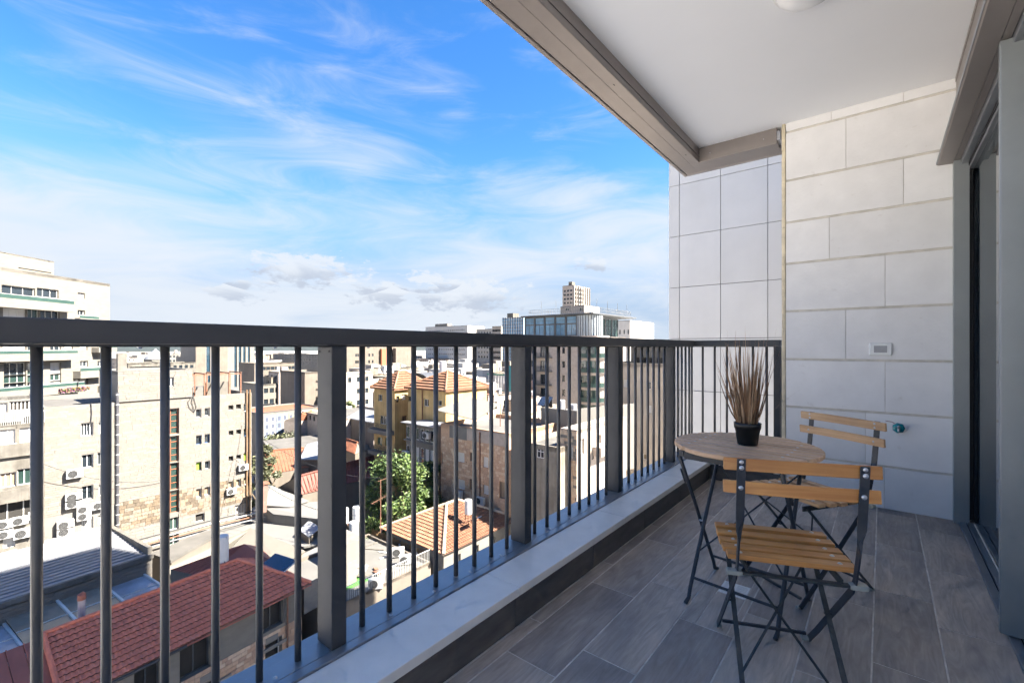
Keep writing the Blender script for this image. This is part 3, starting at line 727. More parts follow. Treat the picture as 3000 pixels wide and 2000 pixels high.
M_shcream = mat('shaded_cream_stone', (.42, .375, .315), 0.85, var=0.10, scale=.9, detail=6, big=0.12, bigscale=.12, streaks=.1)  # from here, lighter copies of the wall colours to lift fronts in shade
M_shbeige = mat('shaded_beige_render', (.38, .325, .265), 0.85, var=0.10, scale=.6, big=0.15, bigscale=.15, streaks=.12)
M_shwhite = mat('plain_whitewash', (.46, .44, .41), 0.8, var=0.06, scale=.7, big=0.1, bigscale=.3, streaks=.08)  # whitewash lightened for fronts that stand in shade
M_ground = mat('pale_limestone_ground', (.61, .59, .56), 0.95, var=0.2, scale=.15, detail=8, big=.3, bigscale=.02)  # out-of-view ground made paler than the town stone to bounce light up
M_road = mat('asphalt', (.055, .055, .058), 0.9, var=0.2, scale=.4)
M_balgl = mat('green_balcony_glass', (.03, .058, .05), 0.3, var=0.15, scale=.6, spec=.25)
M_blueg = mat('blue_curtain_wall', (.12, .22, .31), 0.10, var=0.25, scale=.3, detail=3, spec=.8)
M_stonebr = [mat('pink_block_%d' % i, c, 0.85, var=0.15, scale=4, bump=.3, bscale=14) for i, c in enumerate(((.42, .285, .19), (.38, .245, .16), (.46, .34, .24), (.34, .225, .155)))]
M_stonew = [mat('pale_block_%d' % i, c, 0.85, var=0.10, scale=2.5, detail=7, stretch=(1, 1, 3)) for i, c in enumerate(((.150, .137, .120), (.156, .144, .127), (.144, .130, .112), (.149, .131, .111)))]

GZ = -25.0
tag(MB().box((-6500, -3000, GZ - 3), (3000, 9000, GZ)).build('ground', M_ground), kind='structure')
tw = MB()                                                      # dark streets and yards of the town in front of us
ring = [(-700, 24), (1150, 24), (1700, 40), (1700, 2600), (-300, 2600), (-700, 60)]
tw.poly([Vector((at(x, CY, d).x, at(x, CY, d).y, GZ + .01)) for x, d in ring])
tag(tw.build('streets', mat('worn_street', (.23, .212, .188), .95, var=.25, scale=.12, detail=8, big=.3, bigscale=.03)), kind='structure')

# ------------------------------------------------------------------ town builders
WM = {'sky': mat('sky_reflecting_glass', (.10, .19, .27), .05, var=.2, scale=.4, spec=1.0), 'd': M_win, 'b': M_winb, 'g': M_wing, 's': M_shut, 'k': mat('dark_recess', (.02, .018, .016), .9)}  # first pane: sky reflection put into the glass colour
for nm_, c_ in (('blue', (.03, .09, .22)), ('lime', (.22, .36, .03)), ('tan', (.20, .15, .10)), ('teal', (.03, .22, .25))):
    WM[nm_] = mat('painted_%s' % nm_, c_, .6)

class Block:
    """A building on a rectangular plan. Its front runs from pixel column px0 at depth d0 towards the vanishing column vp."""
    def __init__(s, name, label, cat, px0, d0, vp, px1, depth, z0, z1, m, group=None, width=None, root=None):
        s.o = at(px0, CY, d0); s.o.z = 0
        s.u = (FW + RT * ((vp - CX) / FPX)).normalized()
        s.w = Vector((-s.u.y, s.u.x, 0))                      # into the building, away from the camera
        if s.w.dot(s.o) < 0: s.w = -s.w
        s.W = width if width else None
        s.D, s.z0, s.z1, s.m = depth, z0, z1, m
        if s.W is None: s.W = s.uv(px1, CY)[0]
        if s.W < 0: s.o = s.o + s.u * s.W; s.W = -s.W
        s.root = root or thing(name, label, cat, (s.o.x, s.o.y, z0), 0, group)
        s.holes = {'F': [], 'R': [], 'L': [], 'B': []}
        s.loose = MB(); s.kids = []
    def frame(s, face):
        if face == 'F': return s.o, s.u, s.w, s.W
        if face == 'R': return s.o + s.u * s.W, s.w, -s.u, s.D
        if face == 'L': return s.o + s.w * s.D, -s.w, s.u, s.D
        return s.o + s.u * s.W + s.w * s.D, -s.u, -s.w, s.W
    def uv(s, px, py, face='F'):
        if face == 'F': o, u, w = s.o, s.u, s.w
        else: o, u, w, _ = s.frame(face)
        r = ray(px, py); c = Vector((0, 0, CAM_H)); n = w
        t = (o - c).dot(n) / r.dot(n); p = c + r * t
        return (p - o).dot(u), p.z
    def win(s, px0, py0, px1, py1, kind='d', face='F', deep=.22, bars=(1, 0), fr='w', sill=False):
        a = s.uv(px0, py0, face); b = s.uv(px1, py1, face)
        s.holes[face].append((min(a[0], b[0]), max(a[0], b[0]), min(a[1], b[1]), max(a[1], b[1]), kind, deep, bars, fr, sill)); return s
    def hole(s, face, u0, u1, z0, z1, kind='d', deep=.22, bars=(1, 0), fr='w', sill=False):
        s.holes[face].append((u0, u1, z0, z1, kind, deep, bars, fr, sill)); return s
    def grid(s, face, n, w, h, zs, kind='d', u0=None, u1=None, bars=(0, 0), fr=None, deep=.2, skip=0.0, rnd=None):
        Wf = s.frame(face)[3]; u0 = .06 * Wf if u0 is None else u0; u1 = Wf * .94 if u1 is None else u1
        rnd = rnd or random.Random(len(s.root.name) + int(Wf * 7))
        for z in zs:
            for k in range(n):
                if rnd.random() < skip: continue
                c = u0 + (u1 - u0) * (k + .5) / n
                s.hole(face, c - w / 2, c + w / 2, z, z + h, kind if isinstance(kind, str) else rnd.choice(kind), deep, bars, fr)
        return s
    def P(s, face, u, z, out=0.0):
        o, uu, ww, _ = s.frame(face); p = o + uu * u - ww * out; return Vector((p.x, p.y, z))
    def slab(s, face, u0, u1, z0, z1, out0, out1, m, name):
        o, uu, ww, _ = s.frame(face)
        p = s.P(face, u0, z0, out0)
        return wb(MB().obox(p, uu * (u1 - u0), -ww * (out1 - out0), Vector((0, 0, z1 - z0))), name, m, s.root)
    def build(s, parapet=.6, roofm=None, small=False, roof=True):
        wall = MB(); far = MB()
        for face in 'FRLB':
            o, u, w, Wf = s.frame(face); hs = [h for h in s.holes[face] if h[1] > .02 and h[0] < Wf - .02]
            hs = [(max(h[0], .05), min(h[1], Wf - .05), max(h[2], s.z0 + .05), min(h[3], s.z1 - .05)) + tuple(h[4:]) for h in hs]
            hs = [h for h in hs if h[1] - h[0] > .05 and h[3] - h[2] > .05]
            us = sorted({0.0, Wf, *[round(h[0], 3) for h in hs], *[round(h[1], 3) for h in hs]})
            zs = sorted({s.z0, s.z1, *[round(h[2], 3) for h in hs], *[round(h[3], 3) for h in hs]})
            def pt(a, z, dp=0.0):
                q = o + u * a + w * dp; return (q.x, q.y, z)
            for i in range(len(us) - 1):
                run = None
                for j in range(len(zs) - 1):
                    cu, cz = (us[i] + us[i + 1]) / 2, (zs[j] + zs[j + 1]) / 2
                    inside = any(h[0] - .001 < cu < h[1] + .001 and h[2] - .001 < cz < h[3] + .001 for h in hs)
                    if not inside and run is None: run = zs[j]
                    if (inside or j == len(zs) - 2) and run is not None:
                        top = zs[j] if inside else zs[j + 1]
                        wall.poly([pt(us[i], run), pt(us[i + 1], run), pt(us[i + 1], top), pt(us[i], top)]); run = None
            for (a, b, c, d, kind, deep, bars, fr, sill) in hs:
                for q in ([(a, c, 0), (b, c, 0), (b, c, deep), (a, c, deep)], [(b, c, 0), (b, d, 0), (b, d, deep), (b, c, deep)],
                          [(b, d, 0), (a, d, 0), (a, d, deep), (b, d, deep)], [(a, d, 0), (a, c, 0), (a, c, deep), (a, d, deep)]):
                    wall.poly([pt(x, z, dp) for x, z, dp in q], True)
                if small:
                    far.poly([pt(a, c, deep), pt(b, c, deep), pt(b, d, deep), pt(a, d, deep)]); continue
                wo = wb(MB().poly([pt(a, c, deep), pt(b, c, deep), pt(b, d, deep), pt(a, d, deep)]), 'window', WM[kind], s.root)
                if fr:
                    t = .07; fm = MB(); dd = deep - .06
                    def fb(a0, a1, c0, c1): fm.obox(pt(a0, c0, dd), u * (a1 - a0), w * .05, Vector((0, 0, c1 - c0)))
                    fb(a, a + t, c, d); fb(b - t, b, c, d); fb(a + t, b - t, c, c + t); fb(a + t, b - t, d - t, d)
                    for k in range(bars[0]): x = a + (b - a) * (k + 1) / (bars[0] + 1); fb(x - t / 2, x + t / 2, c + t, d - t)
                    for k in range(bars[1]): z = c + (d - c) * (k + 1) / (bars[1] + 1); fb(a + t, b - t, z - t / 2, z + t / 2)
                    if sill: fm.obox(pt(a - .1, c - .09, -.10), u * (b - a + .2), w * .3, Vector((0, 0, .088)))
                    wb(fm, 'frame', {'w': M_frame, 'k': M_dframe, 'g': mat('green_frame', (.04, .16, .12), .5), 'r': mat('rust_frame', (.22, .07, .03), .6), 'b': mat('blue_frame', (.03, .08, .2), .5), 't': M_shut}[fr], wo)
        wb(wall, 'wall', s.m, s.root)
        if small and far.f: tag(wb(far, 'windows', M_win, s.root), kind='stuff')
        if roof:
            rf = MB(); o = s.o
            z = s.z1 - (parapet if parapet else 0)
            rf.poly([tuple(o + Vector((0, 0, z))), tuple(o + s.u * s.W + Vector((0, 0, z))), tuple(o + s.u * s.W + s.w * s.D + Vector((0, 0, z))), tuple(o + s.w * s.D + Vector((0, 0, z)))])
            wb(rf, 'roof', roofm or M_roofgr, s.root)
            if parapet:
                t = .22; pm_ = MB(); Z = Vector((0, 0, s.z1))
                for p, a, b in ((o, s.u * s.W, s.w * t), (o + s.w * (s.D - t), s.u * s.W, s.w * t), (o + s.w * t, s.u * t, s.w * (s.D - 2 * t)), (o + s.u * (s.W - t) + s.w * t, s.u * t, s.w * (s.D - 2 * t))):
                    pm_.obox(Vector((p.x, p.y, z + .001)), a, b, Vector((0, 0, parapet + .01)))
                wb(pm_, 'parapet', s.m, s.root)
        return s

def clad(b, face, z0, z1, ch, lmin, lmax, mats, proud=.03, gap=.026, singles=300, seed=1, u0=0.0, u1=None, name='stone'):
    """stone courses laid over a wall face, cut round its openings; the nearest are single parts, the rest one part"""
    rnd = random.Random(seed); o, u, w, Wf = b.frame(face); u1 = Wf if u1 is None else u1
    pieces = []; z = z0
    while z < z1 - .08:
        zt = min(z + ch, z1); a = u0 - rnd.uniform(0, lmax)
        while a < u1:
            l = rnd.uniform(lmin, lmax); segs = [(max(a, u0), min(a + l, u1))]; a += l
            for h in b.holes[face]:
                if h[3] > z + .05 and h[2] < zt - .05:
                    ns = []
                    for (p, q) in segs:
                        if q <= h[0] or p >= h[1]: ns.append((p, q)); continue
                        if p < h[0]: ns.append((p, h[0]))
                        if q > h[1]: ns.append((h[1], q))
                    segs = ns
            for (p, q) in segs:
                if q - p > .12: pieces.append((p, q, z, zt))
        z += ch
    pieces.sort(key=lambda t: (b.P(face, (t[0] + t[1]) / 2, (t[2] + t[3]) / 2) - Vector((0, 0, CAM_H))).length)
    rest = [MB() for _ in mats]
    for i, (p, q, c, d) in enumerate(pieces):
        pr = proud + rnd.uniform(-.006, .006); k = rnd.randrange(len(mats))
        mb = MB() if i < singles else rest[k]
        mb.obox(b.P(face, p + gap / 2, c + gap / 2, .004), u * (q - p - gap), -w * pr, Vector((0, 0, d - c - gap)))
        if i < singles: wb(mb, name, mats[k], b.root)
    for k, mb in enumerate(rest):
        if mb.f: tag(wb(mb, name + '_courses', mats[k], b.root), kind='stuff')

M_lip = mat('grimy_tile_lip', (.10, .04, .03), .9, var=.3, scale=3)  # dark colour standing in for the shade under each tile row
def tiled_slope(parent, p0, du, dv, nu, nv, mats, singles=300, seed=3, amp=.035, left_cut=0.0, right_cut=0.0, name='roof_tile'):
    """pantiles on a roof slope: p0 eaves corner, du along the eaves, dv up the slope; cuts narrow it towards the ridge"""
    rnd = random.Random(seed); p0, du, dv = Vector(p0), Vector(du), Vector(dv); n = du.cross(dv).normalized()
    if n.z < 0: n = -n
    eu, ev = du / nu, dv / nv; cells = []
    for j in range(nv):
        f = (j + .5) / nv
        for i in range(nu):
            x = (i + .5) / nu
            if x < left_cut * f or x > 1 - right_cut * f: continue
            cells.append((p0 + eu * i + ev * j, j))
    cells.sort(key=lambda c: (c[0] - Vector((0, 0, CAM_H))).length)
    prof = [(0, 0), (.18, 1), (.42, 1), (.60, 0), (.80, -.35), (1.0, 0)]
    base = MB()
    for k, (f, h) in enumerate(prof):
        lo = eu * f + n * (h * amp + .09); hi = eu * f + ev * 1.16 + n * (h * amp + .002)
        base.v += [tuple(lo - n * .085), tuple(lo), tuple(hi)]
    for k in range(len(prof) - 1):
        a = 3 * k; base.f += [[a + 1, a + 4, a + 5, a + 2], [a, a + 3, a + 4, a + 1]]
    meshes = []
    for m in mats:
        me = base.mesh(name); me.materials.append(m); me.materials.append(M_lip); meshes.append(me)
        for q, pg_ in enumerate(me.polygons): pg_.material_index = q % 2          # lower lip carries the painted shade line of its row
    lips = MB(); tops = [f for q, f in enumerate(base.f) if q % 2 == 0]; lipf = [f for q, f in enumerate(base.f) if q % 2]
    off = Vector((0, 0, 0)); q = parent
    while q is not None: off += q.location; q = q.parent
    rest = [MB() for _ in mats]
    for i, (c, j) in enumerate(cells):
        k = rnd.randrange(len(mats)) if rnd.random() < .5 else 0
        if i < singles: inst(name, meshes[k], parent, c - off + n * rnd.uniform(-.003, .003))
        else:
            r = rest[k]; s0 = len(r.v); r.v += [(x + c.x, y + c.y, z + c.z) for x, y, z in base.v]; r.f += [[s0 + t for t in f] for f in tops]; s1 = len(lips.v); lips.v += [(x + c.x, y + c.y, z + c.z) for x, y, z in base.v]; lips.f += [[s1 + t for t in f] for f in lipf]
    for k, r in enumerate(rest):
        if r.f: tag(wb(r, name + '_rows', mats[k], parent), kind='stuff')
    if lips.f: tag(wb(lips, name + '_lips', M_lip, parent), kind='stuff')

_ac = None
def ac_unit(p, facing, label, group='air conditioner units', s=1.0):
    """outdoor air conditioner; facing is the direction its fan looks"""
    rz = math.atan2(facing.y, facing.x) + math.pi / 2
    t = thing('air_conditioner', label, 'air conditioner', p, rz, group); t.scale = (s, s, s)
    MB().box((-.45, -.16, 0), (.45, .16, .62)).build('casing', M_ac, t, bevel=.02)
    n = 20
    MB().poly([(-.12 + .26 * math.cos(2 * math.pi * k / n), -.166, .31 + .26 * math.sin(2 * math.pi * k / n)) for k in range(n)]).build('fan', M_acd, t)
    g = MB()
    for r in (.10, .185, .262):
        g.tube([(-.12 + r * math.cos(2 * math.pi * k / n), -.185, .31 + r * math.sin(2 * math.pi * k / n)) for k in range(n + 1)], .007, 4)
    for k in range(4): a_ = math.pi * k / 4; g.tube([(-.12 - .26 * math.cos(a_), -.19, .31 - .26 * math.sin(a_)), (-.12 + .26 * math.cos(a_), -.19, .31 + .26 * math.sin(a_))], .006, 4)
    g.build('grille', mat('grille_grey', (.10, .10, .10), .6), t)
    MB().box((-.40, -.10, -.10), (-.36, .22, -.001)).box((.36, -.10, -.10), (.40, .22, -.001)).build('bracket', M_iron, t)
    return t

def water_tank(p, label, h=1.3, r=.42, group='white water tanks', stand=.5, panel=None):
    t = thing('water_tank', label, 'water tank', p, 0, group)
    MB().lathe([(0, stand), (r, stand), (r, stand + h * .97), (r * .93, stand + h), (0, stand + h)], n=18).build('tank', M_tank, t, smooth=False, fix=True)
    g = MB()
    for k in range(4): a = math.pi / 4 + k * math.pi / 2; g.box((r * .8 * math.cos(a) - .03, r * .8 * math.sin(a) - .03, 0), (r * .8 * math.cos(a) + .03, r * .8 * math.sin(a) + .03, stand))
    g.build('stand', M_rust, t)
    MB().tube([(r * .9, 0, stand + .1), (r * 1.3, 0, stand), (r * 1.4, .1, .02)], .025, 6).build('pipe', M_iron, t)
    if panel:
        MB().obox((r * 1.2, -.6, .15), (1.0, 0, .0), (0, 1.2, 0), (0, 0, .06)).build('solar_panel', M_solar, t).rotation_euler = (0, R_(-panel), 0)
    return t

def leaf_mat(name, c):
    return mat(name, c, .6, var=.45, scale=1.3, detail=3, jitter=.0)
def tree(px, py, d, h, cw, label, cols, trunk_h=.3, n=2600, seed=1, leaf=.22, zb=None, group='trees among the houses', lobes=14):
    """tree standing at the point whose foot is px at depth d; crown of many leaf-sized faces in uneven clumps"""
    rnd = random.Random(seed); b = at(px, py, d); z0 = b.z if zb is None else zb
    t = thing('tree', label, 'tree', (b.x, b.y, z0), 0, group)
    tr = MB(); tr.tube([(0, 0, -.2), (.1, .05, h * .2), (-.05, .1, h * .42), (.05, 0, h * .7)], [h * .035, h * .028, h * .02, h * .008], 8)
    cl = []
    for k in range(lobes):
        a = rnd.uniform(0, 2 * math.pi); f = rnd.random(); rr = cw * .5 * math.sqrt(rnd.random()) * (1 - .55 * max(0, f - .45) / .55)
        cl.append((Vector((rr * 1.08 * math.cos(a), rr * math.sin(a), h * (trunk_h + (1 - trunk_h) * (.12 + .80 * f)))), cw * rnd.uniform(.09, .22) * (1.0 if lobes < 30 else .85)))
    for c, r in cl[:9]: tr.tube([(0, 0, h * .28), tuple(c * .5 + Vector((0, 0, h * .12))), tuple(c)], [h * .014, h * .009, h * .004], 5)
    tr.build('trunk', mat('bark', (.10, .075, .05), .9, var=.3, scale=6, stretch=(4, 4, .6)), t, smooth=True)
    ms = [MB() for _ in cols]
    for i in range(n):
        c, r = cl[rnd.randrange(len(cl))]
        v = Vector((rnd.gauss(0, 1), rnd.gauss(0, 1), rnd.gauss(0, 1))).normalized() * r * (rnd.uniform(.35, 1.0) ** .5) * rnd.choice((1, 1, 1.12, 1.35)); v.z *= .8
        p = c + v; a = Vector((rnd.gauss(0, 1), rnd.gauss(0, 1), rnd.gauss(0, .6))).normalized(); q = a.cross(Vector((rnd.gauss(0, 1), rnd.gauss(0, 1), rnd.gauss(0, 1)))).normalized()
        l = leaf * rnd.uniform(.6, 1.4); k = rnd.randrange(len(cols))
        ms[k].poly([p - a * l, p - q * l * .45, p + a * l, p + q * l * .45])
    for m, c in zip(ms, cols): tag(m.build('crown', c, t), kind='stuff')
    return t
M_lf = [leaf_mat('leaf_bright', (.10, .135, .032)), leaf_mat('leaf_mid', (.07, .115, .028)), leaf_mat('leaf_dark', (.035, .062, .02))]
M_ol = [leaf_mat('olive_light', (.115, .12, .06)), leaf_mat('olive_mid', (.07, .08, .04)), leaf_mat('olive_dark', (.04, .045, .025))]

# ------------------------------------------------------------------ left: cream apartment block with green glass balconies
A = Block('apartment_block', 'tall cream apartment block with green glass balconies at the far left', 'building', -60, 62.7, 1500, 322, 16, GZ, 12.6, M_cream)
Z1 = lambda x, y: (x * .4464, 700 + y * .4464)
Z2 = lambda x, y: (x * .4464, 1300 + y * .4464)
Z7 = lambda x, y: (300 + x * .2551, 960 + y * .2551)
def wz(b, Z, x0, y0, x1, y1, kind='d', **k):
    p, q = Z(x0, y0), Z(x1, y1); b.win(p[0], p[1], q[0], q[1], kind, **k)
for r in ((10, 298, 232, 385, 'd'), (242, 318, 385, 392, 'd'), (20, 430, 175, 560, 's'), (182, 440, 258, 560, 'g'), (264, 452, 392, 560, 'd'), (510, 350, 558, 393, 's'),
          (510, 465, 558, 505, 'd'), (20, 640, 175, 745, 's'), (182, 650, 245, 750, 'd'), (330, 660, 400, 748, 'd'), (425, 668, 480, 722, 's'), (525, 690, 575, 728, 's'), (525, 800, 578, 836, 'd'),
          (25, 815, 172, 890, 'd'), (180, 815, 250, 890, 'g'), (330, 812, 402, 880, 's'), (25, 895, 172, 940, 'g'), (180, 893, 250, 938, 'g'), (330, 884, 402, 925, 'g'), (25, 948, 172, 1000, 'd'), (180, 940, 235, 995, 'd'), (330, 930, 402, 970, 's'),
          (525, 917, 577, 952, 's'), (525, 1027, 577, 1062, 'd'), (640, 1020, 690, 1055, 'd'), (640, 800, 690, 835, 'd')):
    wz(A, Z1, *r[:4], r[4], bars=(2 if r[2] - r[0] > 120 else 1, 0), fr='w' if r[4] != 's' else 't', deep=.35)
A.build(parapet=.5)
def a_balcony(x0, x1, yg0, yg1, ys1, out=1.5, glass=True):
    (u0, zt), (u1, _) = A.uv(*Z1(x0, yg0)), A.uv(*Z1(x1, yg0)); zb = A.uv(*Z1(x0, yg1))[1]; zs = A.uv(*Z1(x0, ys1))[1]
    A.slab('F', u0, u1, zs, zb, .003, out, M_cream, 'balcony')
    if glass:
        A.slab('F', u0 + .1, u1, zb + .005, zt, out - .14, out - .08, M_balgl, 'glass_balustrade')
        A.slab('F', u0, u1, zt + .002, zt + .05, out - .16, out - .06, M_frame, 'handrail')
a_balcony(-120, 430, 350, 378, 440); a_balcony(-120, 455, 735, 756, 808); a_balcony(-120, 500, 985, 1007, 1062)
a_balcony(490, 620, 500, 518, 524, .9); a_balcony(478, 640, 848, 868, 915, 1.3); a_balcony(640, 722, 948, 964, 1010, 1.3); a_balcony(600, 722, 700, 712, 745, 1.3)
A2 = Block('x', '', '', -60, 62.7, 1500, 158, 11, 12.6, 14.8, M_cream, root=A.root)
A2.win(54, 783, 150, 801, 'k', deep=1.2, fr='w', bars=(3, 0)); A2.build(parapet=.2)
fl = thing('flower_box', 'flower boxes with purple blooms on the cream balcony', 'flowers', tuple(A.P('F', A.uv(*Z1(425, 985))[0], A.uv(*Z1(425, 985))[1], 1.6)))
rf_ = random.Random(4)
for c in ((.16, .04, .14), (.06, .10, .03), (.25, .13, .05)):
    m = MB()
    for k in range(160):
        p = A.u * rf_.uniform(-2.6, 2.6) + Vector((0, 0, rf_.uniform(-.35, .3))) + A.w * rf_.uniform(-.2, .2); q = Vector((rf_.gauss(0, 1), rf_.gauss(0, 1), rf_.gauss(0, 1))).normalized() * .12; r = q.cross(Vector((rf_.gauss(0, 1), .3, .8))).normalized() * .1
        m.poly([p - q, p - r, p + q, p + r])
    tag(m.build('foliage', mat('bloom_%d' % int(c[0] * 100), c, .7), fl), kind='stuff')
dish = thing('satellite_dish', 'white satellite dish above the flower boxes', 'satellite dish', tuple(A.P('F', A.uv(*Z1(455, 950))[0], A.uv(*Z1(455, 960))[1], 1.2)))
MB().lathe([(0, 0), (.5, .06), (.85, .2), (.87, .2)], n=20).build('dish', M_tank, dish, smooth=True).rotation_euler = (R_(75), 0, R_(20))
MB().tube([(0, 0, -.6), (0, 0, .2)], .05, 6).build('mast', M_iron, dish)

# ------------------------------------------------------------------ old concrete house at the left edge
XB = 31.5
B = Block('old_house', 'stained concrete house with white shuttered windows at the left edge', 'building', -140, 36.9, 2585, 130, 9, GZ, -5.6, M_concrete)
for r in ((0, 1240, 100, 1338, 's'), (130, 1230, 250, 1328, 's'), (-150, 1245, -30, 1345, 's')): wz(B, Z1, *r[:4], r[4], bars=(1, 0), fr='w', sill=True)
for r in ((-140, 205, -10, 290, 'tan'), (0, 197, 108, 276, 'tan'), (112, 168, 255, 252, 'g'), (-60, 400, 260, 465, 'k'), (20, 620, 100, 672, 's')): wz(B, Z2, *r[:4], r[4], bars=(2, 0), fr='w', deep=.5 if r[4] == 'k' else .25)
B.build(parapet=.35)
zb1 = B.uv(*Z2(100, 275))[1]; zb0 = B.uv(*Z2(100, 375))[1]
B.slab('F', 0, B.W, zb0, zb1 - .25, .004, .35, M_concrete, 'balcony')
B.slab('F', 0, B.W, zb0 + 3.9, zb1 + 3.7, .004, .30, M_concrete, 'balcony')
B2 = Block('x', '', '', -140, 38.4, 2585, 118, 5, -5.6, -3.3, M_white, root=B.root)
B2.win(0, 1180, 22, 1207, 's'); B2.win(28, 1176, 108, 1199, 'k', bars=(6, 0)); B2.build(parapet=.3)
rr = MB()
for k in range(70):
    u = k * .13
    if u < B.W: p = B.P('F', B.W - u, -5.6, -.1); rr.obox(p, B.u * .025, B.w * .025, Vector((0, 0, 1.0)))
rr.obox(B.P('F', 0, -4.6, -.1), B.u * B.W, B.w * .05, Vector((0, 0, .05)))
wb(rr, 'terrace_rail', M_frame, B.root)
for i, (x, y, s) in enumerate(((12, 1545, 1.0), (57, 1534, 1.0), (14, 1574, 1.0), (66, 1572, 1.15), (103, 1516, .9))):
    u, z = B.uv(x, y); p = B.P('F', u, z, .25)
    ac_unit(p, Vector((1, 0, 0)), ['white air conditioner top left of the pile on the old concrete house', 'white air conditioner top middle of the pile on the old concrete house', 'white air conditioner bottom left of the pile on the old concrete house', 'largest white air conditioner at the bottom of the pile on the old concrete house', 'white air conditioner at the right end of the pile on the old concrete house'][i], 'air conditioners on the old house', s * 1.12)
u, z = B.uv(92, 1222); ac_unit(B.P('F', u, -5.7, -.6), Vector((1, 0, 0)), 'white air conditioner behind the terrace rail of the old house', 'air conditioners on the old house', 1.3)

# ------------------------------------------------------------------ long pale stone building
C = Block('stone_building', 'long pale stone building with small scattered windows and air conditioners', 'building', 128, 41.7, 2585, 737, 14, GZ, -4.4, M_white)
Cw = [(Z1, 533, 1210, 612, 1288, 'd', 'w', 3), (Z1, 648, 1202, 692, 1275, 'd', 'w', 2), (Z1, 536, 1418, 612, 1495, 'd', 'w', 1), (Z1, 640, 1402, 688, 1478, 'd', 'w', 1), (Z2, 536, 280, 612, 358, 'd', 'w', 1), (Z2, 650, 265, 692, 337, 'd', 'w', 1),
      (Z2, 536, 490, 612, 548, 'k', 'w', 6), (Z2, 645, 470, 688, 522, 'k', 'w', 4),
      (Z7, 1075, 935, 1135, 1025, 'd', 'w', 0), (Z7, 1175, 923, 1232, 1010, 'd', 'w', 0), (Z7, 1075, 1240, 1138, 1335, 'd', 'b', 0), (Z7, 1173, 1225, 1232, 1318, 'd', 'b', 0),
      (Z2, 1287, 122, 1322, 172, 'lime', 'k', 0), (Z2, 1345, 115, 1378, 162, 'd', 'w', 0), (Z2, 1287, 297, 1322, 345, 'tan', 'w', 0), (Z2, 1342, 285, 1378, 332, 'tan', 'w', 0),
      (Z7, 1447, 893, 1503, 935, 'k', None, 0), (Z7, 1535, 880, 1590, 925, 'k', None, 0), (Z7, 1622, 873, 1672, 960, 'd', 'w', 0), (Z7, 1450, 1185, 1503, 1228, 'k', None, 0), (Z7, 1537, 1170, 1590, 1215, 'k', None, 0), (Z7, 1622, 1157, 1673, 1240, 'd', 'b', 0),
      (Z7, 1450, 1480, 1503, 1522, 'k', None, 0), (Z7, 1537, 1460, 1590, 1500, 'k', None, 0), (Z7, 1622, 1442, 1672, 1525, 'lime', 'k', 0), (Z2, 1500, 248, 1532, 287, 'tan', 'w', 0), (Z2, 1550, 235, 1580, 277, 'tan', 'w', 0), (Z2, 1598, 225, 1627, 267, 'tan', 'w', 0),
      (Z2, 1283, 465, 1342, 502, 'k', 'w', 0), (Z2, 1540, 405, 1622, 480, 'tan', 'w', 7), (Z2, 1080, 497, 1172, 555, 'g', 'w', 2), (Z2, 1080, 597, 1172, 655, 'g', 'w', 2)]
for r in Cw: wz(C, r[0], *r[1:5], r[5], bars=(r[7], 0), fr=r[6], deep=.3)
for (Z, y0, y1) in ((Z1, 1118, 1275), (Z1, 1297, 1457), (Z2, 135, 295), (Z2, 318, 445)): wz(C, Z, 1072, y0, 1175, y1, 'g', bars=(1, 3), fr='r', deep=.35)
C.build(parapet=.45)
zl0, zl1 = C.uv(357, 1554)[1], C.uv(357, 1470)[1]
us_ = C.uv(345, 1500)[0]
clad(C, 'F', zl1, -4.4, .215, .5, 1.3, M_stonew, singles=300, seed=11, gap=.016)
clad(C, 'F', zl0, zl1, .36, .35, .8, [mat('rough_%d' % i, c, .9, var=.3, scale=5, bump=.5, bscale=9) for i, c in enumerate(((.17, .135, .095), (.12, .09, .06), (.15, .125, .10), (.09, .07, .05)))], singles=0, seed=12, proud=.06, u0=us_, name='rough_stone')
clad(C, 'F', zl0 - 6, zl0, .31, .6, 1.5, M_stonew[:2], singles=0, seed=13, name='lower_stone')
C2 = Block('x', '', '', 345, 45.6, 2585, 563, 9, -4.4, -1.34, M_white, root=C.root)
C2.win(496, 1105, 509, 1131, 'k', fr='w'); C2.build(parapet=.3)
clad(C2, 'F', -4.38, -1.36, .215, .5, 1.3, M_stonew, singles=0, seed=14, name='upper_stone')
pz = C.uv(365, 1175)[1]; u0 = C.uv(351, 1100)[0]; u1 = C.uv(378, 1100)[0]
C.slab('F', u0, u1, -4.39, C.uv(365, 1036)[1], -1.6, -.9, M_concrete, 'chimney')
pu = C.uv(343, 1200)[0]
wb(MB().tube([C.P('F', pu, -3.4, .16), C.P('F', pu, -18.5, .16)], .13, 10), 'duct', mat('grey_duct', (.10, .10, .11), .4, metal=.5), C.root)
for k in range(15): wb(MB().tube([C.P('F', pu, -3.6 - k, .16), C.P('F', pu, -3.66 - k, .16)], .15, 10), 'duct_clamp', M_frame, C.root)
for dx in (0, .35): wb(MB().tube([C.P('F', C.W - .25 - dx, -4.0, .16), C.P('F', C.W - .25 - dx, -20, .16)], .10, 8), 'rain_pipe', mat('brown_pipe', (.14, .085, .045), .6), C.root)
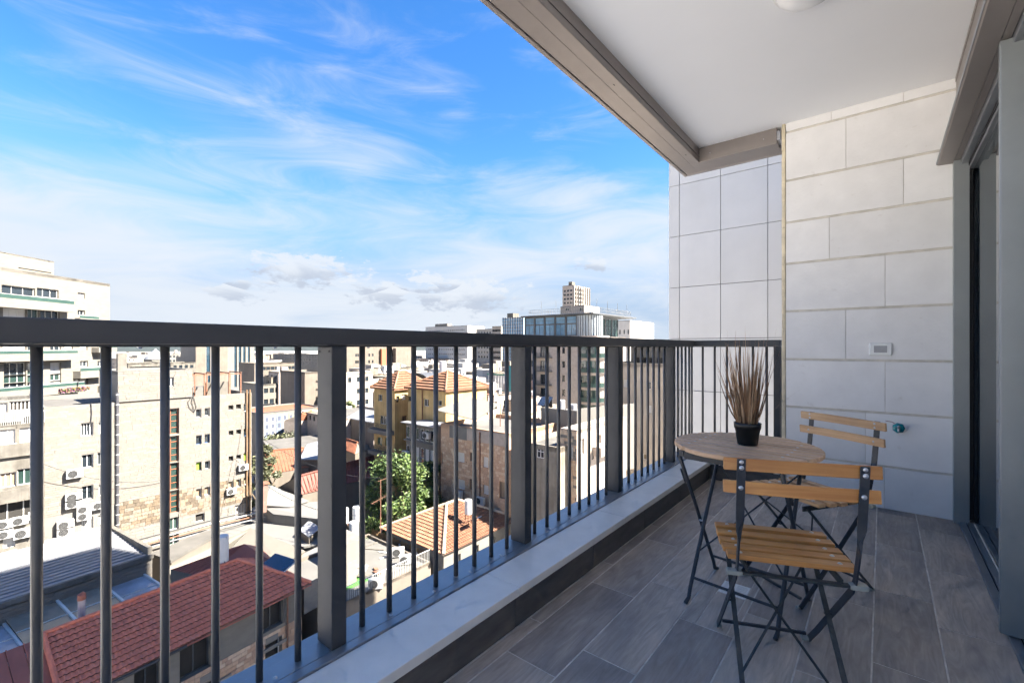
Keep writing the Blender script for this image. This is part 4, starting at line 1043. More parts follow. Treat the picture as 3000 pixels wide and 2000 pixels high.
for i, (x, y, l) in enumerate(((217, 1397, 'single air conditioner under the second window row of the pale stone building'), (214, 1466, 'upper air conditioner of the pair left of the third window, pale stone building'),
                             (214, 1484, 'lower air conditioner of the pair left of the third window, pale stone building'), (288, 1488, 'air conditioner to the right of the third-row window on the pale stone building'), (244, 1500, 'upper fan unit of the tall air conditioner below the third window'),
                             (244, 1520, 'lower fan unit of the tall air conditioner below the third window'), (190, 1546, 'upper fan unit beside the leaning board at the foot of the stone building'), (190, 1566, 'lower fan unit beside the leaning board at the foot of the stone building'), (710, 1376, 'air conditioner near the brown rain pipe of the pale stone building'), (675, 1446, 'air conditioner on the rough stone at the right of the pale building'))):
    u, z = C.uv(x, y); ac_unit(C.P('F', u, z, .30), Vector((1, 0, 0)), l, 'air conditioners on the stone building', 1.15 if x > 230 else 1.3)
cb = MB(); q0 = C.P('F', C.uv(266, 1180)[0], C.uv(266, 1180)[1], .1)
cb.tube([q0, q0 + Vector((0, .05, -1.0)), q0 + Vector((0, -.05, -2.3))], .04, 5)
q0 = C.P('F', C.uv(565, 1155)[0], C.uv(565, 1155)[1], .12)
for s_ in (-.35, 0, .3): cb.tube([q0, q0 + Vector((0, s_ - .15, -.8)), q0 + Vector((0, s_, -1.4)), q0 + Vector((0, .1, -1.95))], .03, 5)
wb(cb, 'loose_cables', M_iron, C.root)
pg = thing('roof_pergola', 'rusty steel pergola frame on the roof of the pale stone building', 'pergola', tuple(C.P('F', C.uv(640, 1100)[0], -4.85, -2.5)))
g = MB(); ua, ub = C.uv(567, 1100)[0], C.uv(712, 1100)[0]
for dp in (-.8, -4.2):
    for k in range(5):
        u = ua + (ub - ua) * k / 4; p = C.P('F', u, -4.85, dp); g.obox(p, C.u * .12, C.w * .12, Vector((0, 0, 2.7)))
    g.obox(C.P('F', ua, -2.15, dp), C.u * (ub - ua + .1), C.w * .12, Vector((0, 0, .14)))
for k in range(5): u = ua + (ub - ua) * k / 4; g.obox(C.P('F', u, -2.0, -.7), C.u * .10, C.w * 3.6, Vector((0, 0, .12)))
wb(g, 'frame', M_rust, pg)
wb(MB().obox(C.P('F', ub - 2.6, -4.8, -4.4), C.u * 2.6, C.w * .05, Vector((0, 0, 1.6))), 'lattice_panel', M_concrete, pg)
wb(MB().obox(C.P('F', ua + 1.0, -4.8, -4.6), C.u * 3.5, C.w * 1.6, Vector((0, 0, 1.1))), 'planter', M_tarwhite, pg)

# ------------------------------------------------------------------ grey seam-roofed annex below it
zE = -17.0
def frame_of(vp):
    u = (FW + RT * ((vp - CX) / FPX)).normalized(); n = Vector((u.y, -u.x, 0)); return u, n      # n looks to the camera side
uE, nE = frame_of(2330)
cE = onz(446, 1621, zE)
an = thing('annex', 'low annex with grey standing-seam roof and pale block wall', 'building', (cE.x - 8, cE.y - 8, GZ))
LE, DE = 26.0, 10.2
wb(MB().obox(cE - uE * LE - nE * .02 + Vector((0, 0, GZ - zE)), uE * LE, -nE * DE, Vector((0, 0, -GZ + zE - .12))), 'wall', M_stonew[2], an)
n_s = 17
for k in range(n_s):
    sh = MB(); w_ = DE / n_s; o_ = cE - uE * LE - nE * (w_ * k); zz = .55 * min(k, n_s - 1) / n_s
    sh.obox(o_ + Vector((0, 0, zz - .05)), uE * (LE - .35), -nE * (w_ - .02), Vector((0, 0, .06)))
    sh.obox(o_ + Vector((0, 0, zz + .011)), uE * (LE - .35), -nE * .045, Vector((0, 0, .05)))
    wb(sh, 'roof_sheet', M_zinc, an)
wb(MB().obox(cE - uE * .34 + Vector((0, 0, -.3)), uE * .34, -nE * DE, Vector((0, 0, .95))), 'parapet', M_concrete, an)
wb(MB().obox(cE - uE * LE + nE * .01 + Vector((0, 0, -.3)), uE * LE, nE * .28, Vector((0, 0, .34))), 'coping', M_concrete, an)
EB = Block('x', '', '', 446, 39.9, 2330, 460, 1, GZ, zE - .3, M_cream, root=an, width=LE)
EB.o = cE - uE * LE + nE * .0; EB.o.z = 0; EB.u = uE; EB.w = -nE; EB.W = LE
clad(EB, 'F', -20.5, zE - .32, .30, .5, .9, [M_stonew[2], M_stonew[0], M_stonew[3]], singles=300, seed=21, name='block')

# ------------------------------------------------------------------ red tiled hall in the shade below
uF, nF = frame_of(2325)
zF, zR = -16.0, -13.85
WF = 3.42
c0 = onz(911, 1706, zF)
rp = onz(147, 1858, zR)
LF = (c0 - rp).dot(uF) + .3
hall = thing('tiled_hall', 'stone hall with long red tiled roof directly below the balcony', 'building', (c0.x - 8, c0.y - 8, GZ))
up_ = -nF * WF + Vector((0, 0, zR - zF))
nU = int(LF / .26); nV = 12
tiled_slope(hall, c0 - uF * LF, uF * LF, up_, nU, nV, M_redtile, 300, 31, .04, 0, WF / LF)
tiled_slope(hall, c0 - nF * 2 * WF, nF * 2 * WF, -uF * WF + Vector((0, 0, zR - zF)), int(2 * WF / .235), nV, M_redtile, 0, 32, .035, .5, .5, name='hip_tile')
tiled_slope(hall, c0 - nF * 2 * WF - uF * LF, uF * LF, nF * WF + Vector((0, 0, zR - zF)), nU, nV, M_redtile, 0, 33, .035, 0, WF / LF, name='back_tile')
ridge = MB(); ra, rb_ = c0 - uF * (LF - .1) - nF * WF + Vector((0, 0, zR - zF + .05)), c0 - uF * WF - nF * WF + Vector((0, 0, zR - zF + .05))
def ridge_tiles(a, b, m, parent, n, name='ridge_tile', r=.13):
    d = (b - a) / n
    for k in range(n): wb(MB().tube([a + d * k, a + d * (k + 1.05)], [r, r * .86], 8), name, m, parent)
ridge_tiles(ra, rb_, M_redtile[1], hall, int((rb_ - ra).length / .42))
ridge_tiles(rb_, c0 + Vector((0, 0, .06)), M_redtile[2], hall, 12)
ridge_tiles(rb_, c0 - nF * 2 * WF + Vector((0, 0, .06)), M_redtile[1], hall, 12)
ridge_tiles(ra, c0 - uF * LF + Vector((0, 0, .06)), M_redtile[1], hall, 12, 'verge_tile')
# roof deck under the tiles, and the sheet-metal stretch to the left
dk = MB(); e_ = Vector((0, 0, -.03))
lc, rc = c0 - uF * LF, c0
rl0, rl1 = c0 - uF * LF + up_, c0 - uF * WF + up_
dk.poly([lc + e_, rc + e_, rl1 + e_, rl0 + e_]); dk.poly([rc + e_, rc - nF * 2 * WF + e_, rl1 + e_]); dk.poly([lc - nF * 2 * WF + e_, rl0 + e_, rl1 + e_, rc - nF * 2 * WF + e_])
wb(dk, 'roof_deck', M_redsheet, hall)
for k in range(12):
    a = lc - uF * (.62 * (k + 1)); sh = MB()
    sh.obox(a - Vector((0, 0, .16)), uF * .60, up_, Vector((0, 0, .05))); sh.obox(a - Vector((0, 0, .11)), uF * .05, up_, Vector((0, 0, .06)))
    sh.obox(a + up_ - Vector((0, 0, .16)), uF * .60, -nF * WF - Vector((0, 0, zR - zF)), Vector((0, 0, .05)))
    wb(sh, 'roof_sheet', M_redsheet, hall)
FB = Block('x', '', '', 900, 30, 2325, 911, 5.9, GZ, zF - .12, M_cream, root=hall, width=LF + 7)
FB.o = c0 - uF * (LF + 7.45) - nF * .45; FB.o.z = 0; FB.u = uF; FB.w = -nF; FB.W = LF + 7.0
for r in ((1180, 1300, 1385, 1455), (880, 1455, 1057, 1600), (1715, 1060, 1862, 1172), (560, 1640, 760, 1760)): wz(FB, Z2, *r, 'k', bars=(1, 0), fr='k', deep=.4)
wz(FB, Z2, 1740, 1320, 1850, 1390, 'k', bars=(0, 0), fr='w', deep=.4); wz(FB, Z2, 1300, 1600, 1420, 1700, 'k', bars=(0, 0), fr='w', deep=.4)
FB.build(roof=False)
clad(FB, 'F', GZ + 1, zF - 2.35, .27, .32, .62, M_stonebr, singles=300, seed=41, u0=6, name='stone')
clad(FB, 'R', GZ + 1, zF - 2.35, .27, .32, .62, M_stonebr, singles=0, seed=42, name='side_stone')
for k in range(9):
    u = 4 + k * 2.35; FB.slab('F', u, u + 2.33, zF - 2.3, zF - .14, .003, .03, M_stonew[k % 2], 'frieze_slab') if not any(h[1] > u and h[0] < u + 2.33 for h in FB.holes['F']) else None
wb(MB().tube([c0 - uF * (LF - .2) + nF * .06 - Vector((0, 0, .12)), c0 - uF * 8 + nF * .06 - Vector((0, 0, .12))], .085, 8), 'gutter', M_iron, hall)
wb(MB().tube([c0 - uF * 8 + nF * .06 - Vector((0, 0, .1)), c0 + nF * .06 - Vector((0, 0, .1))], .06, 8), 'gutter', M_redsheet, hall)
dp_ = c0 - uF * 1.6 - nF * .32
wb(MB().tube([dp_ - Vector((0, 0, .15)), Vector((dp_.x, dp_.y, GZ))], .06, 8), 'down_pipe', M_rust, hall)
for (x, y) in ((1782, 1275), (1360, 1525)):
    u, z = FB.uv(*Z2(x, y)); FB.slab('F', u - .42, u + .42, z - .2, z + .2, .04, .08, M_stonew[1], 'plaque')
for (x, y) in ((1800, 1320), (1400, 1575)):
    u, z = FB.uv(*Z2(x, y)); FB.slab('F', u - 1.0, u + 1.0, z - .1, z + .12, .04, .14, M_stonew[1], 'lintel')
water_tank(onz(*Z2(1458, 800), zR - .2), 'white water tank standing at the ridge of the red tiled hall', 1.75, .40, stand=.35)
vt = thing('roof_vent', 'red capped vent pipe on the red tiled roof', 'vent', tuple(onz(*Z2(536, 1135), zR - .3)))
MB().tube([(0, 0, 0), (0, 0, 1.0)], .17, 10).build('pipe', mat('pale_pipe', (.32, .28, .29), .6), vt)
MB().tube([(0, 0, 1.0), (0, 0, 1.25), (0, .12, 1.36)], [.20, .20, .10], 10).build('cap', M_redsheet, vt)

# glass canopy in the court behind the hall
bk = c0 - nF * (2 * WF + .05)
cn = thing('glass_canopy', 'white framed glass roof panels between the red hall and the grey annex', 'canopy', (bk.x - 8, bk.y - 6, zF))
acr = (cE - bk).dot(-nF) - .05
M_pan = [mat('frosted_pane', (.34, .35, .38), .25, var=.15, scale=.7, big=.25, bigscale=.5), mat('sand_pane', (.26, .215, .165), .25, var=.2, scale=.6, big=.2, bigscale=.5), mat('slate_pane', (.10, .12, .145), .15, var=.2, scale=.6)]
for k in range(9):
    a = bk - uF * (3.6 + k * 2.75); lift = Vector((0, 0, -2.75)); ris = -nF * (acr + .15) + Vector((0, 0, .45 if k % 3 else .1))
    fm = MB()
    fm.obox(a + lift, -uF * .16, ris, Vector((0, 0, .14)))
    for j in range(1, 4): fm.obox(a + lift + ris * (j / 4) - uF * .16, -uF * 2.59, -nF * .05, Vector((0, 0, .06)))
    wb(fm, 'frame', M_frame, cn)
    wb(MB().obox(a + lift - uF * .16 + Vector((0, 0, -.03)), -uF * 2.59, ris, Vector((0, 0, .03))), 'pane', M_pan[(0, 1, 1, 0, 0, 2, 2, 2, 2)[k]], cn)

# ------------------------------------------------------------------ white sheds and awnings beyond the hall
def shed(label, pts, z, thick, m, cat='shed roof', name='shed', walls=True, wallm=None, group=None):
    """roof sheet through pixel corners, each with its own height, on walls to the ground"""
    P = [onz(x, y, zz) for (x, y), zz in zip(pts, z)]; c = sum(P, Vector()) / len(P)
    t = thing(name, label, cat, (c.x, c.y, GZ), 0, group); r = MB(); n = len(P)
    r.poly(P); r.poly([p - Vector((0, 0, thick)) for p in P], True)
    for i in range(n): a, b = P[i], P[(i + 1) % n]; r.poly([a, b, b - Vector((0, 0, thick)), a - Vector((0, 0, thick))], True)
    wb(r, 'roof', m, t, fix=True)
    if walls:
        w_ = MB(); Q = [c + (p - c) * .96 for p in P]
        for i in range(n): a, b = Q[i], Q[(i + 1) % n]; w_.poly([Vector((a.x, a.y, GZ)), Vector((b.x, b.y, GZ)), b - Vector((0, 0, thick)), a - Vector((0, 0, thick))])
        wb(w_, 'wall', wallm or M_cream2, t)
    return t
shed('white tent roof behind the brown rain pipe', ((757, 1418), (795, 1421), (905, 1466), (850, 1484), (768, 1478)), (-17.0, -16.8, -18.2, -18.4, -18), .1, M_membr, wallm=M_white)
shed('white awning sheet with ragged shadow near the tree', ((772, 1483), (930, 1468), (940, 1520), (800, 1505)), (-18.4, -18.6, -18.8, -18.8), .08, M_membr, wallm=M_white)
shed('broad white flat roof in the yard of sheds', ((560, 1556), (760, 1500), (955, 1525), (955, 1590), (890, 1600), (640, 1570)), (-20, -20, -20, -20, -20, -20), .2, M_membr, wallm=M_white)
shed('beige gable shed roof, left slope', ((470, 1668), (735, 1545), (680, 1600), (520, 1690)), (-18.6, -17.6, -18.8, -19.4), .15, M_tanshed)
shed('beige gable shed roof, right slope', ((735, 1545), (893, 1612), (822, 1652), (660, 1622)), (-17.6, -18.5, -18.6, -18.4), .15, M_tanshed)
shed('long low parapet roof with pipes beside the stone building', ((440, 1620), (620, 1545), (640, 1562), (500, 1640)), (-19.2, -19.2, -19.2, -19.2), .3, M_roofgr)
shed('small corrugated sheet roof among the white sheds', ((905, 1523), (940, 1545), (905, 1572), (876, 1552)), (-19.2, -19.2, -19.2, -19.2), .1, M_zinc)
shed('white flat roof left of the post', ((870, 1630), (960, 1585), (1010, 1640), (930, 1680)), (-19, -19, -19, -19), .2, M_membr, wallm=M_white)
# dark red sheet roof behind the hall
rb = thing('red_sheet_house', 'dull red sheet-metal hip roof behind the tiled ridge', 'building', tuple(onz(640, 1640, -17)))
ap = onz(718, 1593, -14.4)
q = [onz(500, 1668, -15.6), onz(600, 1690, -15.9), onz(822, 1660, -15.9), onz(760, 1600, -15.9)]
m = MB(); m.poly([q[0], q[1], ap]); m.poly([q[1], q[2], ap]); m.poly([q[2], q[3], ap]); m.poly([q[3], q[0], ap]); wb(m, 'roof', M_redsheet, rb)
for k in range(9):
    f = (k + .5) / 9; a = q[0].lerp(q[1], f); wb(MB().tube([a + Vector((0, 0, .03)), a.lerp(ap, 1) + (q[0] - ap) * (.0 + .85 * (1 - f) * .3) + Vector((0, 0, .03))], .04, 5), 'seam', M_redsheet, rb)
m = MB()
for i in range(4): a, b = q[i], q[(i + 1) % 4]; m.poly([Vector((a.x, a.y, GZ)), Vector((b.x, b.y, GZ)), b, a])
wb(m, 'wall', M_cream2, rb)
sp = thing('solar_heater', 'tilted solar panel on the hip of the red tiled roof', 'solar panel', tuple(onz(812, 1665, -15.2)))
MB().obox((-1.2, -.6, .1), (2.3, .5, .0), (-.3, 1.1, .35), (0, 0, .08)).build('panel', M_solar, sp)
MB().obox((-1.3, -.7, .02), (2.5, .5, .0), (-.33, 1.3, .40), (0, 0, .06)).build('frame', M_frame, sp)

# ------------------------------------------------------------------ flat roof terrace with clutter, right of the post
zI = -18.0
ce = onz(1262, 1652, zI); uI, nI = frame_of(2585)
I_ = Block('roof_terrace_house', 'flat-roofed house with fenced cluttered roof below the terracotta roof', 'building', 1014, 33.7, 2585, 1262, 9.5, GZ, zI + .25, M_cream2, width=8.8)
I_.o = ce - uI * 8.8; I_.o.z = 0; I_.u = uI; I_.w = -nI
I_.grid('F', 4, .9, 1.3, (-20.8,), 'd', fr='w', bars=(1, 0)); I_.build(parapet=.25, roofm=M_tarwhite)
fr_ = MB()
for k in range(52): fr_.obox(I_.P('F', k * .17, zI + .25, -.1), uI * .02, -nI * .02, Vector((0, 0, 1.0)))
fr_.obox(I_.P('F', 0, zI + 1.25, -.1), uI * 8.8, -nI * .04, Vector((0, 0, .04)))
wb(fr_, 'roof_fence', M_frame, I_.root)
wb(MB().obox(onz(1008, 1668, zI), uI * 2.0, -nI * 3.2, Vector((0, 0, 2.1))), 'stair_house', M_white, I_.root)
for i, (x, y, l) in enumerate(((1166, 1628, 'upper air conditioner on the cluttered flat roof'), (1188, 1650, 'lower air conditioner on the cluttered flat roof'), (1100, 1722, 'air conditioner by the fence of the cluttered flat roof'))):
    ac_unit(onz(x, y, zI + .12), Vector((.8, -.6, 0)), l, 'air conditioners on the flat roof', 1.25)
jk = thing('scrap_heap', 'heap of cloth and boards on the flat roof', 'scrap', tuple(onz(1040, 1690, zI)))
rj = random.Random(8)
for k in range(16):
    c = Vector((rj.gauss(0, .7), rj.gauss(0, .8), rj.uniform(.0, .35)))
    MB().bar(c, c + Vector((rj.gauss(0, .8), rj.gauss(0, .8), rj.uniform(0, .3))), rj.uniform(.1, .4), .06).build('scrap_piece', rj.choice([M_solar, M_rust, M_frame, M_tank, M_concrete]), jk)
tf = thing('turf_mat', 'bright green artificial turf mat on the flat roof', 'turf', tuple(onz(1035, 1705, zI)))
MB().box((-.9, -1.4, .02), (.7, 1.0, .06)).build('mat', mat('turf', (.06, .22, .03), .9, var=.4, scale=8), tf)
for (x, y, z, l, st, pn) in ((1046, 1534, -17.2, 'white water tank beside the dark bush', .3, None), (1037, 1582, -17.6, 'white water tank on the roof next to the white stair house', .3, None), (1008, 1540, -17.2, 'white water tank half behind the railing post', .3, None)):
    water_tank(onz(x, y, z), l, 1.5, .45, stand=st)

# ------------------------------------------------------------------ sunlit terracotta hip roof
zH, zHr = -17.0, -14.8
hc = onz(1299, 1626, zH); hr = onz(1496, 1511, zH); hl = onz(1098, 1553, zH)
uH, nH = frame_of(2585)                                        # uH along +Y, nH towards the camera side (+X)
LH = (hr - hc).dot(uH); WH = (hc - hl).dot(nH)
th = thing('terracotta_house', 'pale house under a sunlit old terracotta hip roof', 'building', (hc.x - 4, hc.y + 4, GZ))
rise = Vector((0, 0, zHr - zH)); hw = WH / 2
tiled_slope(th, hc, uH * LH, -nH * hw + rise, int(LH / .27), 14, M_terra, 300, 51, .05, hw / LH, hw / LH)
tiled_slope(th, hc - nH * WH, nH * WH, uH * hw + rise, int(WH / .27), 14, M_terra, 0, 52, .05, .5, .5, name='front_tile')
dk = MB(); a_, b_, c_, d_ = hc, hc + uH * LH, hc + uH * LH - nH * WH, hc - nH * WH; r0, r1 = hc + uH * hw - nH * hw + rise, hc + uH * (LH - hw) - nH * hw + rise
for pl in ([a_, b_, r1, r0], [b_, c_, r1], [c_, d_, r0, r1], [d_, a_, r0]): dk.poly([p - Vector((0, 0, .03)) for p in pl])
wb(dk, 'roof_deck', M_terra[1], th)
M_mort = mat('pale_mortar_ridge', (.38, .30, .22), .9, var=.2, scale=3)
up1 = Vector((0, 0, .07))
for a, b, n in ((hc, r0, 14), (r0, r1, 12), (d_, r0, 14), (b_, r1, 14)): ridge_tiles(a + up1, b + up1, M_mort, th, n, 'ridge_tile', .16)
HB = Block('x', '', '', 1299, 39, 2585, 1400, WH - .8, GZ, zH - .1, M_cream, root=th, width=LH - .8)
HB.o = hc + uH * .4 - nH * .4; HB.o.z = 0; HB.u = uH; HB.w = -nH
for k in range(4): HB.hole('F', 1.2 + k * 2.4, 2.1 + k * 2.4, zH - 2.2, zH - .8, 'd', .3, (1, 0), 'w', True)
HB.build(roof=False)
fz = MB(); fa = onz(1080, 1560, -18.2)
for k in range(46): fz.obox(fa + nH * (.2 * k) + Vector((0, 0, -.9)), nH * .13, uH * .04, Vector((0, 0, 1.5 + .08 * math.sin(k * 2.1))))
fe = thing('reed_fence', 'brown reed fence along the foot of the terracotta roof', 'fence', tuple(fa))
wb(fz, 'reeds', mat('reed', (.24, .145, .07), .9, var=.3, scale=6), fe); tag(fe.children[0], kind='stuff')
water_tank(onz(1372, 1531, -15.9), 'white water tank with solar panel on the terracotta roof', 1.35, .36, stand=.9, panel=25)
ant = thing('aerial', 'thin rooftop television aerial in front of the green tree', 'aerial', tuple(onz(1115, 1560, -17)))
g = MB(); g.tube([(0, 0, 0), (0, 0, 5.2)], .04, 6)
for k in range(6): g.tube([(-.35 + .0 * k, -.9 + .3 * k, 3.1 + .08 * k), (.35, -.9 + .3 * k, 3.1 + .08 * k)], .018, 4)
g.tube([(0, -1.0, 3.1), (0, .8, 3.5)], .022, 4); g.tube([(0, -.3, 5.1), (0, 1.1, 5.2)], .02, 4)
g.build('mast', M_rust, ant)

# trees
tree(1178, 1420, 50, 14.6, 8.2, 'big bright green leafy tree in front of the ochre houses', [M_lf[0], M_lf[1], M_lf[1], M_lf[2]], .30, 15000, 3, .19, GZ, lobes=40)
tree(1040, 1480, 44, 8.5, 4.2, 'dark rounded bush beside the white water tanks', [M_lf[1], M_lf[2], M_lf[2]], .2, 2600, 4, .2, GZ + .5)
tree(1245, 1460, 56, 12.0, 5.5, 'darker tree right of the big green tree', [M_lf[1], M_lf[2]], .3, 3200, 5, .24, GZ, lobes=16)
tree(768, 1400, 64, 13.0, 4.6, 'olive-brown conifer beside the pale stone building', M_ol, .12, 3600, 6, .22, GZ, lobes=18)
tree(1034, 1170, 112, 13.5, 4.5, 'slender street tree left of the ochre house', [M_lf[1], M_ol[0], M_lf[2]], .3, 2200, 7, .35, GZ, lobes=14)
tree(1110, 1110, 150, 15, 9, 'green treetop behind the ochre house roof', [M_lf[1], M_ol[0]], .3, 1800, 8, .45, GZ, lobes=14)
for k, (x, dd, w_) in enumerate(((800, 100, 7), (835, 98, 8), (868, 101, 6))):
    tree(x, 1260, dd, 7.2, w_, ['low olive street tree nearest the stone building', 'low olive street tree in the middle of the row by the mural', 'low olive street tree nearest the railing post'][k], M_ol, .3, 1600, 20 + k, .3, GZ + .5, 'olive street trees by the mural')

# pipes, cables and small clutter round the yard
pc = thing('yard_pipes', 'bundle of pipes running along the foot of the pale stone building', 'pipes', tuple(C.P('F', us_ + 6, -19.5, 1.0)))
for k in range(4): wb(MB().tube([C.P('F', us_ + 1.5, -18.6 - .25 * k, .5 + .3 * k), C.P('F', us_ + 8, -18.5 - .25 * k, .6 + .3 * k), C.P('F', us_ + 15, -18.8 - .25 * k, .4 + .3 * k)], .07, 6), 'pipe', (M_iron, M_frame, M_rust, M_zinc)[k], pc)
fl_ = thing('leaning_flue', 'dusty pink sheet-metal flue standing by the brown rain pipe', 'flue', tuple(onz(768, 1500, -18.6)))
MB().obox((-.35, -.35, 0), (.7, 0, 0), (0, .7, 0), (.25, .1, 3.4)).build('shaft', mat('pink_sheet', (.17, .105, .085), .7, var=.2, scale=2), fl_); MB().box((-.2, -.35, 3.42), (.75, .55, 3.6)).build('cowl', M_rust, fl_)
for k, (a, b, l) in enumerate(((C.P('F', C.W - 1, -8, .2), at(1115, 1400, 47), 'upper loose cable strung from the stone building to the green tree'), (C.P('F', C.W - 2, -12, .2), onz(1046, 1510, -15.5), 'lower loose cable strung from the stone building to a water tank'), (B.P('F', B.W - .5, -9, .3), C.P('F', 9, -13, .3), 'dangling cable between the old house and the pale stone building'))):
    cb_ = thing('overhead_cable', l, 'cable', tuple(a)); pts = [a.lerp(b, t / 10) - Vector((0, 0, (1.6 if k < 2 else .9) * 4 * (t / 10) * (1 - t / 10))) for t in range(11)]
    wb(MB().tube(pts, .022, 5), 'strand', M_iron, cb_)
ra2 = random.Random(17)
for k in range(7):
    p = onz(1075 + 24 * k, 1600 + 9 * ((k * 5) % 4), zI + .02)
    t = thing('roof_plank', ['nearest loose board on the cluttered flat roof', 'second loose board on the cluttered flat roof', 'grey plank lying on the cluttered flat roof', 'short brown board on the cluttered flat roof', 'pale board near the roof air conditioners', 'long board by the reed fence', 'dark board at the far corner of the flat roof'][k], 'board', tuple(p), ra2.uniform(0, 3), 'loose boards on the flat roof')
    MB().box((-ra2.uniform(.5, 1.2), -.09, 0), (ra2.uniform(.5, 1.2), .09, .05)).build('board', ra2.choice((M_rust, M_concrete, M_frame)), t)

# ------------------------------------------------------------------ ochre houses and their neighbours
VL, VR = -138, 2585
def hip(root, b, over, rise, mats, tiles=False, seed=1):
    """hip roof over a block"""
    o = b.o - b.u * over - b.w * over; U, V = b.u * (b.W + 2 * over), b.w * (b.D + 2 * over); z = Vector((0, 0, b.z1)); o = Vector((o.x, o.y, 0)) + z
    a, c, d, e = o, o + U, o + U + V, o + V; R = Vector((0, 0, rise)); m_ = min(U.length, V.length) / 2
    if U.length >= V.length: r0, r1 = o + U.normalized() * m_ + V / 2 + R, o + U - U.normalized() * m_ + V / 2 + R; quads = ([a, c, r1, r0], [c, d, r1], [d, e, r0, r1], [e, a, r0])
    else: r0, r1 = o + V.normalized() * m_ + U / 2 + R, o + V - V.normalized() * m_ + U / 2 + R; quads = ([a, c, r0], [c, d, r1, r0], [d, e, r1], [e, a, r0, r1])
    k = MB()
    for q in quads: k.poly(q)
    k.poly([a - Vector((0, 0, .15)), c - Vector((0, 0, .15)), d - Vector((0, 0, .15)), e - Vector((0, 0, .15))], True)
    for p, q in ((a, c), (c, d), (d, e), (e, a)): k.poly([p, q, q - Vector((0, 0, .15)), p - Vector((0, 0, .15))], True)
    rf = wb(k, 'roof', mats[1], root)
    g = MB()                                                   # raised tile courses following each slope
    for q in quads:
        p0, p1 = q[0], q[1]; tops = q[2:]; n = 7
        nn = (p1 - p0).cross(tops[0] - p0).normalized(); nn = nn if nn.z > 0 else -nn
        for j in range(n):
            f0 = j / n; f1 = (j + .62) / n; t1 = tops[0]; t0 = tops[-1]
            A0, B0, A1, B1 = p0.lerp(t0, f0), p1.lerp(t1, f0), p0.lerp(t0, f1), p1.lerp(t1, f1)
            g.poly([A0 + nn * .14, B0 + nn * .14, B1 + nn * .03, A1 + nn * .03]); g.poly([A0, B0, B0 + nn * .14, A0 + nn * .14])
    tag(wb(g, 'tile_rows', mats[0], root), kind='stuff')
    for (p, q) in ((r0, r1), (a, r0), (e, r0 if U.length >= V.length else r1), (c, r1 if U.length >= V.length else r0), (d, r1)):
        if (p - q).length > .3: wb(MB().tube([p + Vector((0, 0, .08)), q + Vector((0, 0, .08))], .14, 6), 'ridge', mats[2 % len(mats)], root)
Z3 = lambda x, y: (700 + x * .38259, 900 + y * .38259)
Z9 = lambda x, y: (1000 + x / 5.2275, 960 + y / 5.2275)
Z10 = lambda x, y: (1080 + x / 5.2275, 1080 + y / 5.2275)
Y1 = Block('ochre_house', 'tall ochre house with stacked balconies left of the pair', 'building', 1157, 66, VL, 1096, 6.5, GZ, -5.0, M_yellow)
for r in ((145, 390, 208, 500), (285, 400, 310, 500)): wz(Y1, Z10, *r, 'd', fr='w')
wz(Y1, Z10, 172, 712, 290, 862, 'd', bars=(2, 0), fr='w'); wz(Y1, Z10, 135, 1040, 210, 1175, 'g', bars=(0, 0), fr='g'); wz(Y1, Z10, 250, 1050, 295, 1180, 'g', fr='g')
wz(Y1, Z9, 840, 1050, 888, 1140, 'k', face='L', fr=None); wz(Y1, Z9, 925, 1020, 990, 1100, 's', face='L', fr='w'); wz(Y1, Z9, 925, 1350, 1000, 1450, 'tan', face='L', fr='r')
Y1.build(parapet=0); hip(Y1.root, Y1, .45, 2.3, M_terra)
for (y0, y1) in ((905, 965), (1235, 1290)):
    z0, z1 = Y1.uv(*Z10(150, y1))[1], Y1.uv(*Z10(150, y0))[1]; Y1.slab('F', .2, Y1.W, z0, z1, .004, 1.1, M_white, 'balcony')
    r = MB()
    for k in range(22): r.obox(Y1.P('F', .2 + k * (Y1.W - .3) / 21, z1, 1.05), Y1.u * .03, Y1.w * .03, Vector((0, 0, .95)))
    for zz in (.3, .62, .95): r.obox(Y1.P('F', .2, z1 + zz, 1.05), Y1.u * (Y1.W - .2), Y1.w * .03, Vector((0, 0, .03)))
    wb(r, 'balcony_rail', M_iron, Y1.root)
Y2 = Block('ochre_house', 'ochre plaster house with glazed verandas right of the tall one', 'building', 1306, 60, VL, 1195, 8, GZ, -4.6, M_yellow)
wz(Y2, Z10, 843, 460, 920, 580, 'd', bars=(1, 0), fr='w'); wz(Y2, Z10, 1060, 480, 1120, 570, 'd', fr='w', bars=(0, 0))
wz(Y2, Z10, 600, 420, 650, 500, 'k', fr=None)
Y2.build(parapet=0); hip(Y2.root, Y2, .4, 2.2, M_terra)
zA, zB_, zC, zD = (Y2.uv(*Z10(800, y))[1] for y in (760, 1000, 1090, 1370))
ver = Block('x', '', '', 1275, 56.5, VL, 1190, 3.0, GZ, zA, M_white, root=Y2.root)
for k in range(6): ver.hole('F', .25 + k * ver.W / 6, .05 + (k + .9) * ver.W / 6, zB_ + .15, zA - .5, ('d', 'g')[k % 2], .1, (0, 0), 'w'); ver.hole('F', .25 + k * ver.W / 6, .05 + (k + .9) * ver.W / 6, zD, zC, ('s', 's', 'd')[k % 3], .1, (0, 1), 'w')
ver.build(parapet=.0, roofm=M_zinc)
ver.slab('F', -.3, ver.W + .3, zA + .01, zA + .12, -.4, .7, M_zinc, 'canopy'); ver.slab('F', -.1, ver.W + .2, zB_ - .15, zB_, .003, .3, M_white, 'ledge')
